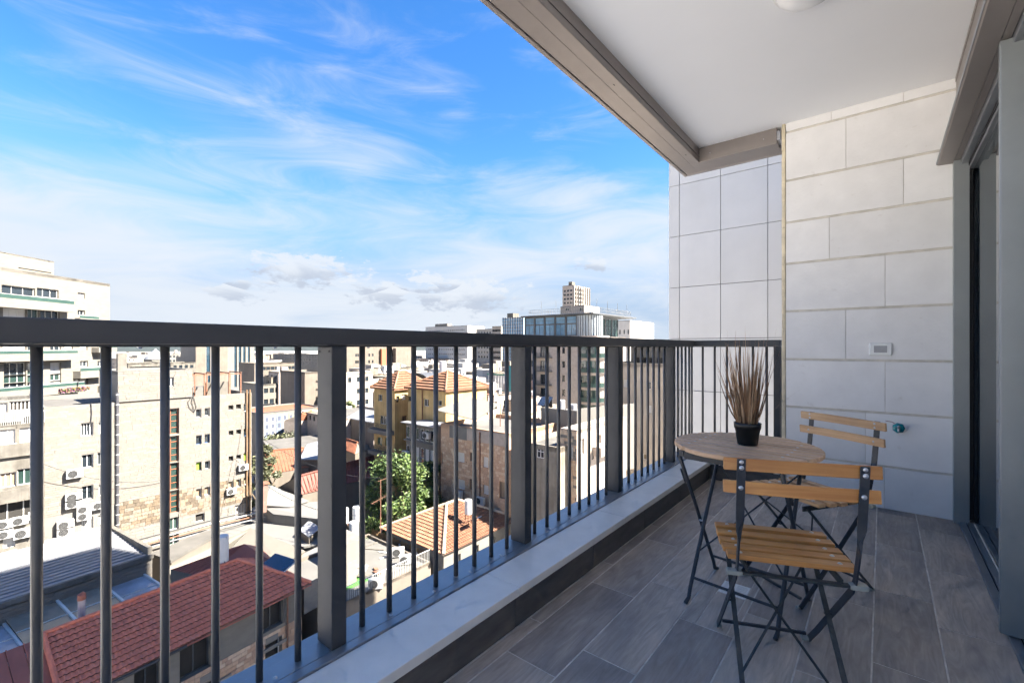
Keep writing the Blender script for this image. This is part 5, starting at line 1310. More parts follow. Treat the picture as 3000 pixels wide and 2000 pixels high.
for i, (x, y, l) in enumerate(((930, 1060, 'air conditioner at the glazed veranda of the ochre house'), (610, 1340, 'air conditioner above the big green tree'))):
    u, z = ver.uv(*Z10(x, y)); ac_unit(ver.P('F', u, z, .45), Vector((0, -1, 0)), l, 'air conditioners on the ochre houses', 1.3)
wb(MB().tube([Y2.P('F', Y2.uv(*Z10(828, 400))[0], -4.7, .1), Y2.P('F', Y2.uv(*Z10(835, 400))[0], -11, .1)], .07, 6), 'rain_pipe', M_rust, Y2.root)
water_tank(Vector((Y2.o.x, Y2.o.y, -4.2)) + Y2.w * 4 + Y2.u * 5.0 + Vector((0, 0, 1.4)), 'white water tank on the orange roof of the ochre houses', 1.7, .5, stand=.2)
# ochre link at the back, lower wing
Y3 = Block('x', '', '', 1215, 69, VL, 1157, 5, GZ, -7, M_old, root=Y1.root); Y3.build(parapet=.3)

Sb = Block('brick_stone_house', 'brown stone apartment house in shade with white shutters', 'building', 1492, 47.5, VL, 1292, 10, GZ, -7.9, M_stonebr[1])
for r in ((1672, 1105, 1727, 1192, 's'), (1675, 1310, 1730, 1402, 's'), (1867, 1140, 1910, 1232, 's'), (1868, 1352, 1912, 1440, 's'), (1768, 1110, 1790, 1180, 'tan'), (1768, 1310, 1790, 1400, 'tan'), (1995, 1330, 2075, 1480, 'tan'), (1540, 1110, 1560, 1200, 'k')): wz(Sb, Z3, *r[:4], r[4], fr='w' if r[4] == 's' else 'k', bars=(0, 0))
Sb.build(parapet=.5, roofm=M_tarwhite)
zt_ = Sb.uv(*Z3(1650, 1000))[1]
clad(Sb, 'F', GZ + 6, zt_, .30, .3, .6, M_stonebr, singles=300, seed=61, name='stone')
Sb.slab('F', Sb.uv(*Z3(1700, 900))[0] - 1.0, Sb.uv(*Z3(1670, 900))[0] + 1.2, zt_, -8.0, .004, .07, M_white, 'white_patch')
Sb.slab('F', 0, Sb.W - 3.2, zt_ + .05, -8.05, .004, .05, M_pinkst, 'upper_render')
for (x, y, l) in ((1700, 1420, 'air conditioner below the middle shutter of the brown stone house'), (1868, 1472, 'air conditioner at the lower right of the brown stone house')):
    u, z = Sb.uv(*Z3(x, y)); ac_unit(Sb.P('F', u, z - .4, .4), Vector((0, -1, 0)), l, 'air conditioners on the brown stone house', 1.25)
wb(MB().tube([Sb.P('F', Sb.uv(*Z3(1850, 900))[0], -8.2, .12), Sb.P('F', Sb.uv(*Z3(1850, 900))[0], -17, .12)], .08, 6), 'rain_pipe', M_rust, Sb.root)
cpy = thing('roof_canopy', 'faded fabric canopy over the roof of the brown stone house', 'canopy', tuple(Sb.P('F', Sb.W - 2, -7.9, -2)))
k = MB(); pA = [Sb.P('F', Sb.W + .5, -6.3, .5), Sb.P('F', Sb.W - 6.0, -6.9, .3), Sb.P('F', Sb.W - 5.0, -5.7, -5), Sb.P('F', Sb.W, -5.3, -5)]
k.poly(pA); k.poly([p - Vector((0, 0, .06)) for p in pA], True); wb(k, 'fabric', mat('faded_canopy', (.13, .125, .11), .9, var=.1), cpy)
g = MB()
for p in pA: g.tube([p, Vector((p.x, p.y, -8.4))], .06, 5)
wb(g, 'poles', M_rust, cpy)

# house with roof terrace right of the second post
T = Block('corner_house', 'old corner stone house with white roof terrace walls', 'building', 1640, 44, VL, 1520, 12, GZ, -8.6, M_old)
Z6 = lambda x, y: (1350 + x * .38273, 800 + y * .38273)
wz(T, Z6, 582, 1290, 637, 1420, 'd', bars=(1, 1), fr='w', deep=.1)
for (x0, y0, x1, y1) in ((920, 1270, 945, 1380), (920, 1500, 950, 1568)): wz(T, Z6, x0, y0, x1, y1, 's', face='L', fr='w', bars=(0, 0))
T.build(parapet=.5, roofm=M_roofgr)
T2 = Block('corner_house', 'taller stone part of the corner house with sunlit flank', 'building', 1690, 44.5, VL, 1642, 11, GZ, -7.0, M_pinkst)
for (x0, y0, x1, y1, f) in ((840, 1330, 860, 1420, 'F'), (920, 1270, 945, 1380, 'L'), (1055, 1240, 1075, 1300, 'L'), (1000, 1360, 1020, 1420, 'L')): wz(T2, Z6, x0, y0, x1, y1, 's', face=f, fr='w', bars=(0, 0))
T2.build(parapet=.4); clad(T2, 'F', -16, -7.1, .3, .35, .6, [M_stonebr[2], M_stonebr[0], M_stonew[2]], singles=150, seed=71)
T2.slab('L', T2.D * .35, T2.D * .72, T2.uv(*Z6(1000, 1400), 'L')[1], T2.uv(*Z6(1000, 1330), 'L')[1], .004, 1.0, M_pinkst, 'balcony')
tw_ = thing('roof_walls', 'white roof terrace walls with a blue-grey side behind the corner house', 'wall', tuple(at(1640, 1250, 56)))
p = at(1585, 1255, 56); q = at(1690, 1255, 53)
for (a, b, h, m) in ((p, q, 2.6, M_white), (q, q + Vector((3, 9, 0)), 2.3, M_white), (p, p + Vector((-2, 8, 0)), 2.4, M_old)):
    d = b - a; d.z = 0; wb(MB().obox(Vector((a.x, a.y, a.z - 6)), d, Vector((0, .25, 0)), Vector((0, 0, h + 6))), 'wall_panel', m, tw_)
for k, (x, y, l) in enumerate(((1680, 1190, 'white water tank on the corner house roof'), (1645, 1178, 'white boiler with solar panels behind the corner house roof'))):
    water_tank(at(x, y, 58) - Vector((0, 0, 1.5)), l, 1.4, .45, stand=.4, panel=30)
for k, x in enumerate((1582, 1595)):
    s_ = thing('roof_solar_heater', ['left of two tilted solar panels on the white roof', 'right of two tilted solar panels on the white roof'][k], 'solar panel', tuple(at(x, 1188, 58)), 0, 'tilted solar panels')
    MB().obox((-.5, 0, 0), (1.0, 0, 0), (0, 1.2, 1.0), (0, -.04, .05)).build('panel', M_solar, s_); MB().box((-.5, 1.0, -.3), (.5, 1.1, .9)).build('leg', M_iron, s_)

# ------------------------------------------------------------------ hotel with glazed top floor, towers on the skyline
Ho = Block('hotel', 'hotel of pinkish stone with glazed top floor and french balconies', 'building', 1692, 108, VL, 1535, 26, GZ, 1.7, M_pinkst)
for k in range(9):
    y = 553 + k * 104; z0, z1 = Ho.uv(*Z6(620, y + 88))[1], Ho.uv(*Z6(620, y + 3))[1]
    for (x0, x1) in ((608, 645), (775, 797), (538, 552)):
        a, b = Ho.uv(*Z6(x0, 700))[0], Ho.uv(*Z6(x1, 700))[0]; Ho.hole('F', min(a, b), max(a, b), z0 + (.9 if x0 != 608 else 0), z1 - .3, 'd', .3, (1, 0) if x0 == 608 else (0, 0), 'k')
    for j in range(2): Ho.hole('L', Ho.D - 3.6 - j * 8.5 - 2.2, Ho.D - 3.6 - j * 8.5, z0, z1 - .2, 'g', .5, (1, 0), 'k')
Ho.z1 = Ho.uv(*Z6(890, 480))[1]
Ho.build(parapet=.3)
for k in range(9):
    y = 553 + k * 104; z0 = Ho.uv(*Z6(620, y + 88))[1]; a, b = Ho.uv(*Z6(700, 700))[0], Ho.uv(*Z6(585, 700))[0]
    Ho.slab('F', min(a, b), max(a, b), z0 - .25, z0 - .05, .003, 1.1, M_concrete, 'balcony'); r = MB()
    n = 16
    for j in range(n): r.obox(Ho.P('F', min(a, b) + abs(b - a) * j / n, z0, 1.05), Ho.u * .04, Ho.w * .04, Vector((0, 0, 1.0)))
    r.obox(Ho.P('F', min(a, b), z0 + 1.0, 1.05), Ho.u * abs(b - a), Ho.w * .05, Vector((0, 0, .05))); wb(r, 'balcony_rail', M_iron, Ho.root)
# rounded corner bay with large windows
cz0, cz1 = GZ, Ho.z1; cr = 3.6; cc = Ho.o - Ho.u * (cr * .72) + Ho.w * (cr * .9)
rb2 = MB().lathe([(cr, cz0), (cr, cz1)], (cc.x, cc.y, 0), 28); wb(rb2, 'corner_bay', M_pinkst, Ho.root)
for k in range(9):
    y = 553 + k * 104; z0, z1 = Ho.uv(*Z6(620, y + 88))[1], Ho.uv(*Z6(620, y + 3))[1]
    for (t0, t1) in ((-118, -84), (-76, -40)):
        w_ = MB(); n = 4
        for i in range(n):
            a0, a1 = R_(t0 + (t1 - t0) * i / n), R_(t0 + (t1 - t0) * (i + 1) / n); r = cr + .05
            w_.poly([(cc.x + r * math.cos(a0), cc.y + r * math.sin(a0), z0 + .3), (cc.x + r * math.cos(a1), cc.y + r * math.sin(a1), z0 + .3), (cc.x + r * math.cos(a1), cc.y + r * math.sin(a1), z1 - .1), (cc.x + r * math.cos(a0), cc.y + r * math.sin(a0), z1 - .1)])
        wb(w_, 'bay_window', M_wing, Ho.root)
    wb(MB().lathe([(cr, z0 - .1), (cr + .55, z0 - .1), (cr + .55, z0 + .05), (cr, z0 + .05)], (cc.x, cc.y, 0), 28), 'bay_balcony', M_white, Ho.root)
    wb(MB().lathe([(cr + .52, z0 + .05), (cr + .52, z0 + 1.0)], (cc.x, cc.y, 0), 28), 'bay_glass', M_balgl, Ho.root)
gz0, gz1 = Ho.z1, Ho.uv(*Z6(890, 318))[1]
G2 = Block('x', '', '', 1690, 109, VL, 1537, 22, gz0, gz1, M_dframe, root=Ho.root)
for k in range(5):
    u0 = G2.W * (k / 5) + .25; u1 = G2.W * ((k + 1) / 5) - .25; zm = gz0 + (gz1 - gz0) * .58
    G2.hole('F', u0, u1, zm + .15, gz1 - .25, 'sky', .15, (0, 1), 'k'); G2.hole('F', u0, u1, gz0 + .2, zm, 'sky', .15, (1, 0), 'k')
for k in range(6): G2.hole('L', G2.D * k / 6 + .2, G2.D * (k + 1) / 6 - .2, gz0 + .2, gz1 - .25, 'g', .15, (1, 1), 'k')
G2.build(parapet=0)
gc = G2.o - G2.u * 1.2 + G2.w * 3.3
wb(MB().lathe([(3.5, gz0), (3.5, gz1 - .1)], (gc.x, gc.y, 0), 30), 'glass_corner', mat('pale_curtain_glass', (.30, .33, .35), .12, var=.1, scale=.6, spec=.8), Ho.root)
for k in range(12): a = R_(-125 + 11 * k); wb(MB().box((gc.x + 3.55 * math.cos(a) - .06, gc.y + 3.55 * math.sin(a) - .06, gz0), (gc.x + 3.55 * math.cos(a) + .06, gc.y + 3.55 * math.sin(a) + .06, gz1 - .1)), 'mullion', M_dframe, Ho.root)
ro = MB().obox(G2.P('F', -4.9, gz1, .9), G2.u * (G2.W + 5.6), G2.w * 24, Vector((0, 0, .38))); wb(ro, 'roof_slab', M_dframe, Ho.root, bevel=.25)
rr = MB()
for k in range(34): rr.obox(G2.P('F', -4.6 + k * .55, gz1 + .38, 1.0), G2.u * .05, G2.w * .05, Vector((0, 0, 1.3 + (2.0 if k % 8 == 2 else 0))))
for k in range(36): rr.obox(G2.P('F', -4.6, gz1 + .38, 1.0 - k * .6), G2.u * .05, G2.w * .05, Vector((0, 0, 1.3 + (1.8 if k % 9 == 4 else 0))))
for zz in (.65, 1.3): rr.obox(G2.P('F', -4.6, gz1 + .38 + zz, 1.0), G2.u * 18.5, G2.w * .04, Vector((0, 0, .04))); rr.obox(G2.P('F', -4.6, gz1 + .38 + zz, 1.0), G2.u * .04, G2.w * 21, Vector((0, 0, .04)))
wb(rr, 'roof_rail', M_concrete, Ho.root)
hb_ = Block('x', '', '', 1712, 116, VL, 1642, 8, gz1 + .38, gz1 + 3.0, M_pinkst, root=Ho.root); hb_.win(1655, 903, 1668, 909, 'd'); hb_.win(1697, 901, 1707, 912, 'd'); hb_.build(parapet=.2)
Tw = Block('tower_block', 'tall pale tower block rising behind the hotel roof', 'building', 1680, 370, VL, 1648, 26, GZ, 51.5, M_pinkst)
Tw.grid('F', 3, 2.2, 1.5, [20 + 3.3 * k for k in range(9)], 'd'); Tw.grid('L', 7, 1.5, 2.2, [14 + 3.3 * k for k in range(11)], 'd', skip=.05)
Tw.build(parapet=.6)
for k in range(8): Tw.slab('L', Tw.D * (k / 7) - .25, Tw.D * (k / 7) + .25, 10, 51, .01, .8, M_white, 'fin')
Tw.slab('F', 2, Tw.W * .5, 51.5, 54.5, -6, -1, M_concrete, 'lift_house')
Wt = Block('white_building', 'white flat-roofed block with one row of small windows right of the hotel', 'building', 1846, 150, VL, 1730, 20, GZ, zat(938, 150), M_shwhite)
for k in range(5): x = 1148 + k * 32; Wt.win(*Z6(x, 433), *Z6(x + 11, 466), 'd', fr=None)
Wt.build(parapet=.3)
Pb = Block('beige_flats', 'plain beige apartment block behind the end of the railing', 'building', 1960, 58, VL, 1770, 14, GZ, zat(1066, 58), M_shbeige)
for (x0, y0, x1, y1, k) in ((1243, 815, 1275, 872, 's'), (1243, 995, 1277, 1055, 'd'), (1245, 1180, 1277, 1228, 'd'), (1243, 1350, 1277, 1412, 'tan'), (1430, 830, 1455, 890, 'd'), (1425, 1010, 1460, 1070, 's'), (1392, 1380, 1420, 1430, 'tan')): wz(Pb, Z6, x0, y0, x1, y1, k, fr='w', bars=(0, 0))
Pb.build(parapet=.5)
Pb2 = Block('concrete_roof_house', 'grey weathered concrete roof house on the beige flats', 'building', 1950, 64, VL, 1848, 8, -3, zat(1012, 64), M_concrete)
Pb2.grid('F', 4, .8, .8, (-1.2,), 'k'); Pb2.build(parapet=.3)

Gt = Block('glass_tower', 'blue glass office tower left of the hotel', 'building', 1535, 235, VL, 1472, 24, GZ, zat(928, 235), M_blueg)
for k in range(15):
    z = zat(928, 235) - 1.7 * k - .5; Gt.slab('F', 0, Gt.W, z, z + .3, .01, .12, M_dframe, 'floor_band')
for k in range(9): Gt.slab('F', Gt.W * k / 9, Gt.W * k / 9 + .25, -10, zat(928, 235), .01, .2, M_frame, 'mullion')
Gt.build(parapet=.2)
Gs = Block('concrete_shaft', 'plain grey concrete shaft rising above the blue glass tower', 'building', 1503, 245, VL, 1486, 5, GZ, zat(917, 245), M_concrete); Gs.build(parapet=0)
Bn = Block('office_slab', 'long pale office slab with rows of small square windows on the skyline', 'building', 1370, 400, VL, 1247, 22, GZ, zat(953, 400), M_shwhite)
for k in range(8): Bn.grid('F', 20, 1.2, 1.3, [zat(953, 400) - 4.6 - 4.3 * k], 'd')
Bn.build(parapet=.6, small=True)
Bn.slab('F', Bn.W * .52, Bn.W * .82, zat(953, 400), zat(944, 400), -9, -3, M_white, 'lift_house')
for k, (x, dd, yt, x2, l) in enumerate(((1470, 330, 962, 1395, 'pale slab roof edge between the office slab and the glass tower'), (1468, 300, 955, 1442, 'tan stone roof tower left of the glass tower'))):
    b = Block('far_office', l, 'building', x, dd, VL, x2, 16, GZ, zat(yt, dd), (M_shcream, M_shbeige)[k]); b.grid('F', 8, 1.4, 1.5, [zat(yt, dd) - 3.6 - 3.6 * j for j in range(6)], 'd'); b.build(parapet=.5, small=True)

# residential slab with the orange stripe
Or = Block('residential_slab', 'beige residential slab with one orange vertical stripe', 'building', 1016, 205, VR, 1209, 18, GZ, zat(985, 205), M_cream2)
for z in range(8):
    for x in (225, 255, 425, 480, 300): u = Or.uv(*Z9(x, 400))[0]; Or.hole('F', u - .45, u + .45, zat(1045, 205) - 3.1 * z, zat(1045, 205) - 3.1 * z + 1.3, 'd', .3, (0, 0), None)
    for x in (805, 995): u = Or.uv(*Z9(x, 400))[0]; Or.hole('F', u - .9, u + .9, zat(1045, 205) - 3.1 * z, zat(1045, 205) - 3.1 * z + 1.6, 'k', .5, (0, 0), None)
Or.build(parapet=.5, small=True)
a, b = Or.uv(*Z9(672, 400))[0], Or.uv(*Z9(592, 400))[0]
Or.slab('F', min(a, b), max(a, b), GZ, zat(1022, 205), .003, 1.4, mat('orange_stripe', (.25, .095, .045), .8, var=.08), 'stripe')
a, b = Or.uv(*Z9(1060, 400))[0], Or.uv(*Z9(790, 400))[0]; Or.slab('F', min(a, b), max(a, b), GZ, zat(1020, 200), .003, 2.4, M_cream2, 'wing')

# ------------------------------------------------------------------ behind the pale stone building, left of the first post
St = Block('striped_tower', 'white and beige office tower with vertical window strips', 'building', 572, 215, VR, 745, 22, GZ, zat(972, 215), M_white)
for (x0, x1) in ((1195, 1240), (1515, 1545), (1565, 1595), (1617, 1645), (1670, 1695)):
    a, b = St.uv(*Z7(x0, 300))[0], St.uv(*Z7(x1, 300))[0]; St.hole('F', min(a, b), max(a, b), GZ + 6, zat(990, 215), 'b', .5, (0, 14), 'k')
St.build(parapet=.4)
for (x0, x1) in ((1065, 1178), (1330, 1430)):
    a, b = St.uv(*Z7(x0, 300))[0], St.uv(*Z7(x1, 300))[0]; St.slab('F', min(a, b), max(a, b), GZ, zat(971, 215), .004, .8, M_cream2, 'stone_pier')
def far(label, name, x0, x1, yt, dd, m, rows=2, n=6, ww=1.2, hh=1.4, step=3.2, vp=VL, dep=14, par=.5, zb=GZ, first=2.6, kind='d'):
    vp = VR if x1 < 1000 else vp
    b = Block(name, label, 'building', x1 if vp == VL else x0, dd, vp, x0 if vp == VL else x1, dep, zb, zat(yt, dd), m)
    if rows: b.grid('F', n, ww, hh, [zat(yt, dd) - first - step * j for j in range(rows)], kind); b.grid('L' if vp == VL else 'R', max(2, n // 2), ww, hh, [zat(yt, dd) - first - step * j for j in range(rows)], kind)
    b.build(parapet=par, small=True); return b
far('dark stone long roof building behind the chimney of the pale stone building', 'far_house', 375, 480, 1064, 150, M_concrete, 1, 8)
dm = far('small round-cornered house with grey cone roof behind the stone building', 'far_house', 446, 480, 1053, 190, M_cream, 2, 3)
MB().lathe([(4.0, 0), (3.6, .8), (0, 4.6)], n=20).build('cone_roof', M_zinc, dm.root).location = dm.u * dm.W * .5 + dm.w * 4 + Vector((0, 0, dm.z1 - dm.z0))
far('blue-roofed brown hall left of the striped tower', 'far_house', 500, 574, 1062, 200, M_concrete, 1, 4)
far('white terraces left of the striped tower', 'far_house', 490, 560, 1037, 340, M_white, 2, 6)
far('stepped white houses by the spire', 'far_house', 535, 578, 1045, 300, M_white, 1, 4)
sp_ = thing('church_spire', 'small stepped pink and white spire on the skyline', 'tower', tuple(at(515, 1040, 420))); w0 = 4.0
for j in range(4): MB().box((-w0 / (1 + j), -w0 / (1 + j), j * 2.2 - 4), (w0 / (1 + j), w0 / (1 + j), j * 2.2 - 1.8)).build('tier', (M_white, M_pinkst)[j % 2], sp_)
far('long beige house with small air conditioners right of the pale stone building', 'far_house', 745, 872, 1064, 165, M_cream2, 3, 9, 1.4, 1.2, 3.1)
far('cream house with low walls behind the mural', 'far_house', 765, 858, 1126, 132, M_cream, 2, 5)
far('long white building with a dense window grid below the wooded hill', 'far_house', 800, 1012, 1040, 320, M_white, 3, 22, 1.3, 1.2, 2.6, first=2.2)
ob = far('beige office with ribbon windows beside the railing post', 'far_house', 893, 975, 1090, 118, M_cream2, 0)
for j in range(4):
    z = zat(1107 + 24 * j, 118); a = ob.W; ob.slab('F', a * .45, a, z - .75, z + .15, .003, .02, M_win, 'ribbon_window'); ob.slab('F', a * .4, a, z - .95, z - .77, .003, .35, M_cream2, 'ledge')
mu = Block('mural_building', 'low building with painted mural facade beside the street trees', 'building', 955, 116, 2585, 760, 12, GZ, zat(1183, 116), M_white, width=26)
mu.o = at(752, CY, 100); mu.o.z = 0; mu.W = (mu.uv(940, CY)[0]); mu.root.location = (mu.o.x, mu.o.y, GZ); mu.build(parapet=.3, roofm=M_orange)
zt = mu.z1
for k in range(11):
    u = mu.W * (k + .15) / 11; c = ((.30, .25, .12), (.22, .26, .30), (.30, .29, .27), (.12, .16, .24), (.33, .31, .28))[k % 5]
    mu.slab('F', u, u + mu.W / 13, zt - 6.0, zt - .8, .004, .05, mat('mural_%d' % (k % 5), c, .8, var=.15, scale=2), 'mural_panel')
    for j in range(3): mu.slab('F', u + .25, u + mu.W / 13 - .25, zt - 5.4 + j * 1.6, zt - 4.4 + j * 1.6, .052, .06, mat('mural_dark', (.06, .07, .10), .8), 'painted_window')
far('red-roofed stone shop beside the street', 'far_house', 884, 1000, 1226, 92, M_pinkst, 1, 8, .8, 1.2, first=1.6)
def gable(label, pl, pr, el, er, zr, ze, m, wm, name='red_roof_house', back=4.0):
    """gable roof: ridge pixels pl-pr at height zr, eaves pixels el-er at height ze on the near side"""
    a, b = onz(*pl, zr), onz(*pr, zr); c, d = onz(*el, ze), onz(*er, ze); ax = (b - a).normalized(); nb_ = Vector((-ax.y, ax.x, 0)); nb_ = nb_ if nb_.dot(a) > 0 else -nb_
    t = thing(name, label, 'building', (c.x, c.y, GZ)); e, f = a + nb_ * back + Vector((0, 0, ze - zr)), b + nb_ * back + Vector((0, 0, ze - zr))
    r = MB(); r.poly([c, d, b, a]); r.poly([a, b, f, e]); wb(r, 'roof', m, t)
    n = max(8, int((d - c).length / .45)); g = MB()
    for k in range(n): p, q = c.lerp(d, k / n), a.lerp(b, k / n); g.tube([p + Vector((0, 0, .05)), q + Vector((0, 0, .02))], .05, 5, False)
    tag(wb(g, 'tile_ribs', m, t), kind='stuff')
    w_ = MB()
    for p, q in ((c, d), (d, f), (f, e), (e, c)):
        p2, q2 = p.lerp(q, .01), q.lerp(p, .01); w_.poly([Vector((p2.x, p2.y, GZ)), Vector((q2.x, q2.y, GZ)), q2 - Vector((0, 0, .06)), p2 - Vector((0, 0, .06))])
    w_.poly([c, a, e]); w_.poly([d, b, f]); wb(w_, 'wall', wm, t); wb(MB().tube([a + Vector((0, 0, .1)), b + Vector((0, 0, .1))], .14, 6), 'ridge', m, t); return t
gable('long brick-red ribbed roof left of the green tree', (862, 1400), (1105, 1334), (884, 1448), (1110, 1394), -15.6, -17.6, M_redlit, M_cream2)
gable('weathered orange roof beside the olive conifer', (775, 1322), (890, 1312), (790, 1388), (905, 1368), -16.6, -17.8, M_orange, M_cream2)
gable('small orange-red roof by the shopping street', (1014, 1285), (1048, 1296), (1010, 1318), (1040, 1330), -17.2, -18.6, M_orange, M_cream2)
gable('orange roof strip behind the street awnings', (1060, 1225), (1100, 1216), (1062, 1252), (1102, 1244), -15.6, -17, M_orange, M_cream2)
gable('red roof over the arcade of shops', (884, 1212), (960, 1190), (880, 1232), (960, 1222), -13.5, -15, M_orange, M_pinkst)
shed('grey long roof over the market lane', ((770, 1290), (935, 1272), (945, 1318), (800, 1332)), (-17.5, -17.5, -17.6, -17.6), .3, M_roofgr)
shed('corrugated white canopy by the market lane', ((876, 1345), (900, 1300), (945, 1288), (945, 1345)), (-16.6, -16.2, -16.2, -16.6), .12, M_zinc)
shed('grey pitched roof left of the ochre house', ((1014, 1222), (1060, 1196), (1096, 1205), (1096, 1238)), (-13.5, -12.6, -12.6, -13.4), .2, M_zinc)
rd = MB(); ra_ = [onz(1012, 1345, GZ + .02), onz(1100, 1352, GZ + .02), onz(1085, 1235, GZ + .02), onz(1040, 1230, GZ + .02)]; rd.poly(ra_); tag(rd.build('road', M_road), kind='structure')
rs = random.Random(12)
for k in range(5):
    p = onz(1020 + 17 * k, 1258 + 14 * (k % 3), GZ + .02)
    t = thing('street_umbrella', ['leftmost dark street umbrella in the shopping street', 'second street umbrella from the left, maroon', 'middle street umbrella in the shopping street', 'fourth street umbrella, black', 'rightmost street umbrella by the ochre house'][k], 'umbrella', tuple(p), 0, 'street umbrellas')
    MB().lathe([(0, 3.4), (.9, 3.0), (1.9, 2.4), (1.9, 2.3), (0, 3.2)], n=8).build('canopy', (mat('maroon_cloth', (.12, .03, .03), .9), mat('black_cloth', (.03, .03, .035), .9))[k % 2], t); MB().tube([(0, 0, 0), (0, 0, 3.3)], .05, 6).build('pole', M_iron, t)
for k in range(4):
    p = onz(1026 + 20 * k, 1300 + 12 * (k % 2), GZ + .02); c = ((.35, .03, .03), (.05, .06, .12), (.30, .29, .27), (.03, .03, .035))[k]
    t = thing('person', ['person in a red top walking in the shopping street', 'person in dark blue in the shopping street', 'person in a white shirt in the shopping street', 'person in black at the edge of the shopping street'][k], 'person', tuple(p), rs.uniform(0, 6), 'people in the street')
    bmx = MB(); bmx.tube([(0, .12, 0), (0, .10, .45), (0, .07, .85), (0, 0, 1.0), (0, 0, 1.4), (0, 0, 1.52)], [.06, .07, .10, .16, .19, .06], 8); bmx.tube([(.12, -.12, 0), (.04, -.10, .45), (0, -.07, .85)], [.06, .07, .10], 8)
    for s in (-1, 1): bmx.tube([(0, .18 * s, 1.38), (.02, .24 * s, 1.1), (.10, .22 * s, .85)], [.06, .05, .04], 6)
    bmx.build('body', mat('cloth_%d' % k, c, .9), t); MB().lathe([(0, 1.5), (.06, 1.52), (.10, 1.62), (.10, 1.7), (.06, 1.77), (0, 1.78)], n=10).build('head', mat('skin', (.25, .14, .09), .7), t, smooth=True)
fp = thing('flag_pole', 'white street pole with green, white and red flags', 'flag', tuple(onz(1048, 1300, GZ)))
MB().tube([(0, 0, 0), (0, 0, 8)], .07, 6).build('pole', M_frame, fp)
for k, c in enumerate(((.02, .20, .06), (.38, .38, .37), (.35, .03, .03))): MB().box((.08, -.02, 5.0 + k * .9), (1.3, .02, 5.85 + k * .9)).build('flag', mat('flag_%d' % k, c, .9), fp)

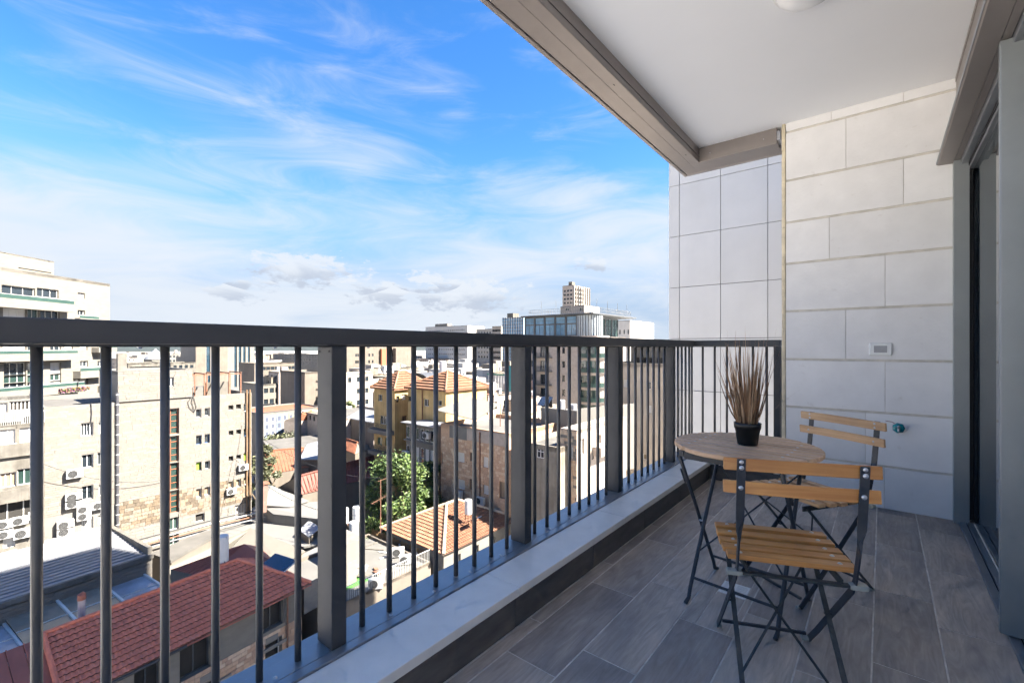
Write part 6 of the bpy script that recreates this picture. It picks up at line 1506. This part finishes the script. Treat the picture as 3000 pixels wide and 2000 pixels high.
# ------------------------------------------------------------------ crowded roofs in the middle distance
rn = random.Random(99)
mats_ = [M_shcream, M_shbeige, M_shwhite, M_pinkst, M_old, M_shwhite]
LB = {'near': 'small flat-roofed old house among the crowded roofs beyond the ochre houses', 'mid': 'pale flat-roofed house in the packed middle distance', 'far': 'tiny pale building of the distant town below the skyline'}
for (n, y0, y1, dlo, dhi, wlo, whi, key) in ((34, 1130, 1215, 72, 112, 5, 10, 'near'), (105, 1048, 1135, 120, 310, 7, 16, 'mid'), (150, 1022, 1062, 320, 1000, 12, 28, 'far'), (16, 1150, 1225, 88, 150, 5, 9, 'lane')):
    for k in range(n):
        f = (k + rn.random()) / n; d = dlo * (dhi / dlo) ** rn.random()
        yt = CY + (y1 - CY) * (dlo / d) ** .9 * rn.uniform(.72, 1.08)
        lo_, hi_ = {'near': (1225, 1560), 'mid': (1060, 1560), 'far': (330, 1980), 'lane': (760, 1095)}[key]
        px = lo_ + (hi_ - lo_) * f; w_ = rn.uniform(wlo, whi)
        if key == 'lane': d = rn.uniform(135, 185) if px < 1000 else rn.uniform(118, 170); yt = rn.uniform(1088, 1138)
        if key == 'near' and px < 1330 and d < 80: d = rn.uniform(80, 112); yt = CY + (y1 - CY) * (dlo / d) ** .9
        wm_ = rn.choice(mats_); nm_ = {M_shcream: 'cream stone', M_shbeige: 'beige plaster', M_shwhite: 'whitewashed', M_pinkst: 'pinkish stone', M_old: 'stained plaster'}[wm_]
        where = next((t for lim, t in ((480, 'behind the pale stone building'), (760, 'by the striped tower'), (1012, 'below the wooded hill'), (1110, 'left of the ochre houses'), (1200, 'below the orange-striped slab'), (1260, 'right above the ochre roofs'), (1310, 'below the long office slab'), (1360, 'behind the brown stone house'), (1420, 'between office slab and glass tower'), (1480, 'below the blue glass tower'), (1640, 'at the foot of the hotel'), (1800, 'right of the hotel'), (9999, 'behind the beige flats')) if px < lim))
        lab_ = '%s %s %s' % (nm_, {'near': 'old flat-roofed house,', 'mid': 'house in the middle distance,', 'far': 'tiny far building,', 'lane': 'low house behind the mural street,'}[key], where)
        b = Block('old_town_house' if key == 'near' else 'town_house', lab_, 'house', px, d, rn.choice((VL, VL, VL + 60, VL - 80)), 0, rn.uniform(wlo, whi), GZ, zat(yt, d), wm_, 'houses of the %s town' % {'near': 'crowded old', 'mid': 'middle', 'far': 'distant', 'lane': 'mural street'}[key], width=w_)
        nn = max(2, int(w_ / 2.6)); zz = [b.z1 - 2.4 - 3.1 * j for j in range(3)]
        b.grid('F', nn, 1.0, 1.3, zz, 'd', skip=.2, rnd=rn); b.grid('L', max(2, int(b.D / 2.8)), 1.0, 1.3, zz, 'd', skip=.2, rnd=rn)
        b.build(parapet=rn.choice((.3, .5, .9)), roofm=rn.choice((M_roofgr, M_tarwhite, M_tarwhite)), small=True)
        if key == 'far': continue
        if rn.random() < .7:                                   # stair house on the roof
            u_ = rn.uniform(.1, .6) * b.W; wb(MB().obox(b.o + b.u * u_ + b.w * (b.D * .4) + Vector((0, 0, b.z1 - .4)), b.u * b.W * .3, b.w * b.D * .35, Vector((0, 0, rn.uniform(1.4, 2.8)))), 'stair_house', b.m, b.root)
        for j in range(rn.choice((1, 2, 2, 3)) if key == 'near' else rn.choice((0, 1, 1))):
            p = b.o + b.u * rn.uniform(.1, .9) * b.W + b.w * rn.uniform(.15, .85) * b.D; p.z = b.z1 - .4
            water_tank(p, ('white water tank on the %s old house %s' if key == 'near' else 'small far water tank on the %s house %s') % (nm_, where), rn.uniform(1.1, 1.5), rn.uniform(.38, .5), 'water tanks of the crowded roofs' if key == 'near' else 'water tanks of the middle distance', rn.uniform(.3, .9), rn.choice((None, 28)))
        if key == 'near':
            for j in range(3):
                p = b.o + b.u * rn.uniform(.05, .95) * b.W + b.w * rn.uniform(.05, .9) * b.D; h = rn.uniform(1.2, 3.0)
                g = MB().tube([Vector((p.x, p.y, b.z1 - .4)), Vector((p.x + rn.uniform(-.1, .1), p.y, b.z1 + h))], .035, 5)
                if j == 0: g.tube([Vector((p.x - .6, p.y, b.z1 + h * .9)), Vector((p.x + .6, p.y + .2, b.z1 + h * .9))], .02, 4)
                wb(g, 'roof_pole', M_rust, b.root)
            if rn.random() < .6:
                p = b.o + b.u * rn.uniform(.1, .5) * b.W - b.w * .05; wb(MB().obox(Vector((p.x, p.y, b.z1 + .01)), b.u * rn.uniform(1.5, 3), b.w * rn.uniform(1.5, 3), Vector((0, 0, .06))) .obox(Vector((p.x, p.y, b.z1 + 1.6)), b.u * 2.4, b.w * 2.4 + Vector((0, 0, rn.uniform(-.4, .4))), Vector((0, 0, .05))), 'lean_to_roof', rn.choice((M_zinc, M_rust, M_concrete, M_tanshed)), b.root)
ba = thing('barrel_roof', 'dark grey ribbed barrel roof behind the orange roofs', 'roof', tuple(at(1255, 1112, 92)))
k = MB()
for j in range(11):
    a = math.pi * j / 10
    for s in (0, 1): k.v.append((-3.4 * math.cos(a), -3 + 7 * s, 1.5 * math.sin(a)))
for j in range(10): k.f.append([2 * j, 2 * j + 2, 2 * j + 3, 2 * j + 1])
k.build('vault', mat('dark_ribbed_sheet', (.07, .072, .078), .5, var=.2, scale=1, stretch=(1, 9, 1)), ba)
gs = thing('green_shutter_store', 'green framed white shutter bay on a roof beside the second post', 'structure', tuple(at(1452, 1120, 88)))
for j in range(6): MB().box((-2 + j * .7, 0, -1.4), (-1.42 + j * .7, .06, 1.4)).build('shutter', M_shut, gs)
MB().box((-2.2, -.05, 1.4), (2.4, .2, 1.65)).box((-2.2, -.05, -1.6), (2.4, .2, -1.4)).build('frame', WM['lime'] if False else mat('green_frame', (.04, .16, .12), .5), gs)
ts = thing('teal_hoarding', 'bright teal sheet hoarding at the left of the second post', 'hoarding', tuple(at(1490, 1110, 75)))
MB().box((-.5, 0, -2), (.55, .08, 2.2)).build('sheet', WM['teal'], ts); MB().box((-.55, -.04, -2.2), (-.5, .1, 2.3)).box((.55, -.04, -2.2), (.6, .1, 2.3)).build('post', M_frame, ts)

# far wooded ridge
hl_ = MB(); rh = random.Random(2); n = 150; pts = []
for k in range(n + 1):
    a = R_(-125 + 150 * k / n); r = 3800; h = 26 + 16 * math.sin(k * .13) + 9 * math.sin(k * .41 + 1) + rh.uniform(-2, 2)
    pts.append((r * math.sin(a), r * math.cos(a), h * .55 + CAM_H - 8))
for (x, y, h) in pts: hl_.v += [(x * .86, y * .86, GZ), (x, y, h), (x * 1.3, y * 1.3, h * .5 + 5)]
for k in range(n): a = 3 * k; hl_.f += [[a, a + 3, a + 4, a + 1], [a + 1, a + 4, a + 5, a + 2]]
tag(hl_.build('hills', mat('wooded_hill', (.018, .027, .026), .95, var=.4, scale=.012, detail=9), smooth=True), kind='structure')
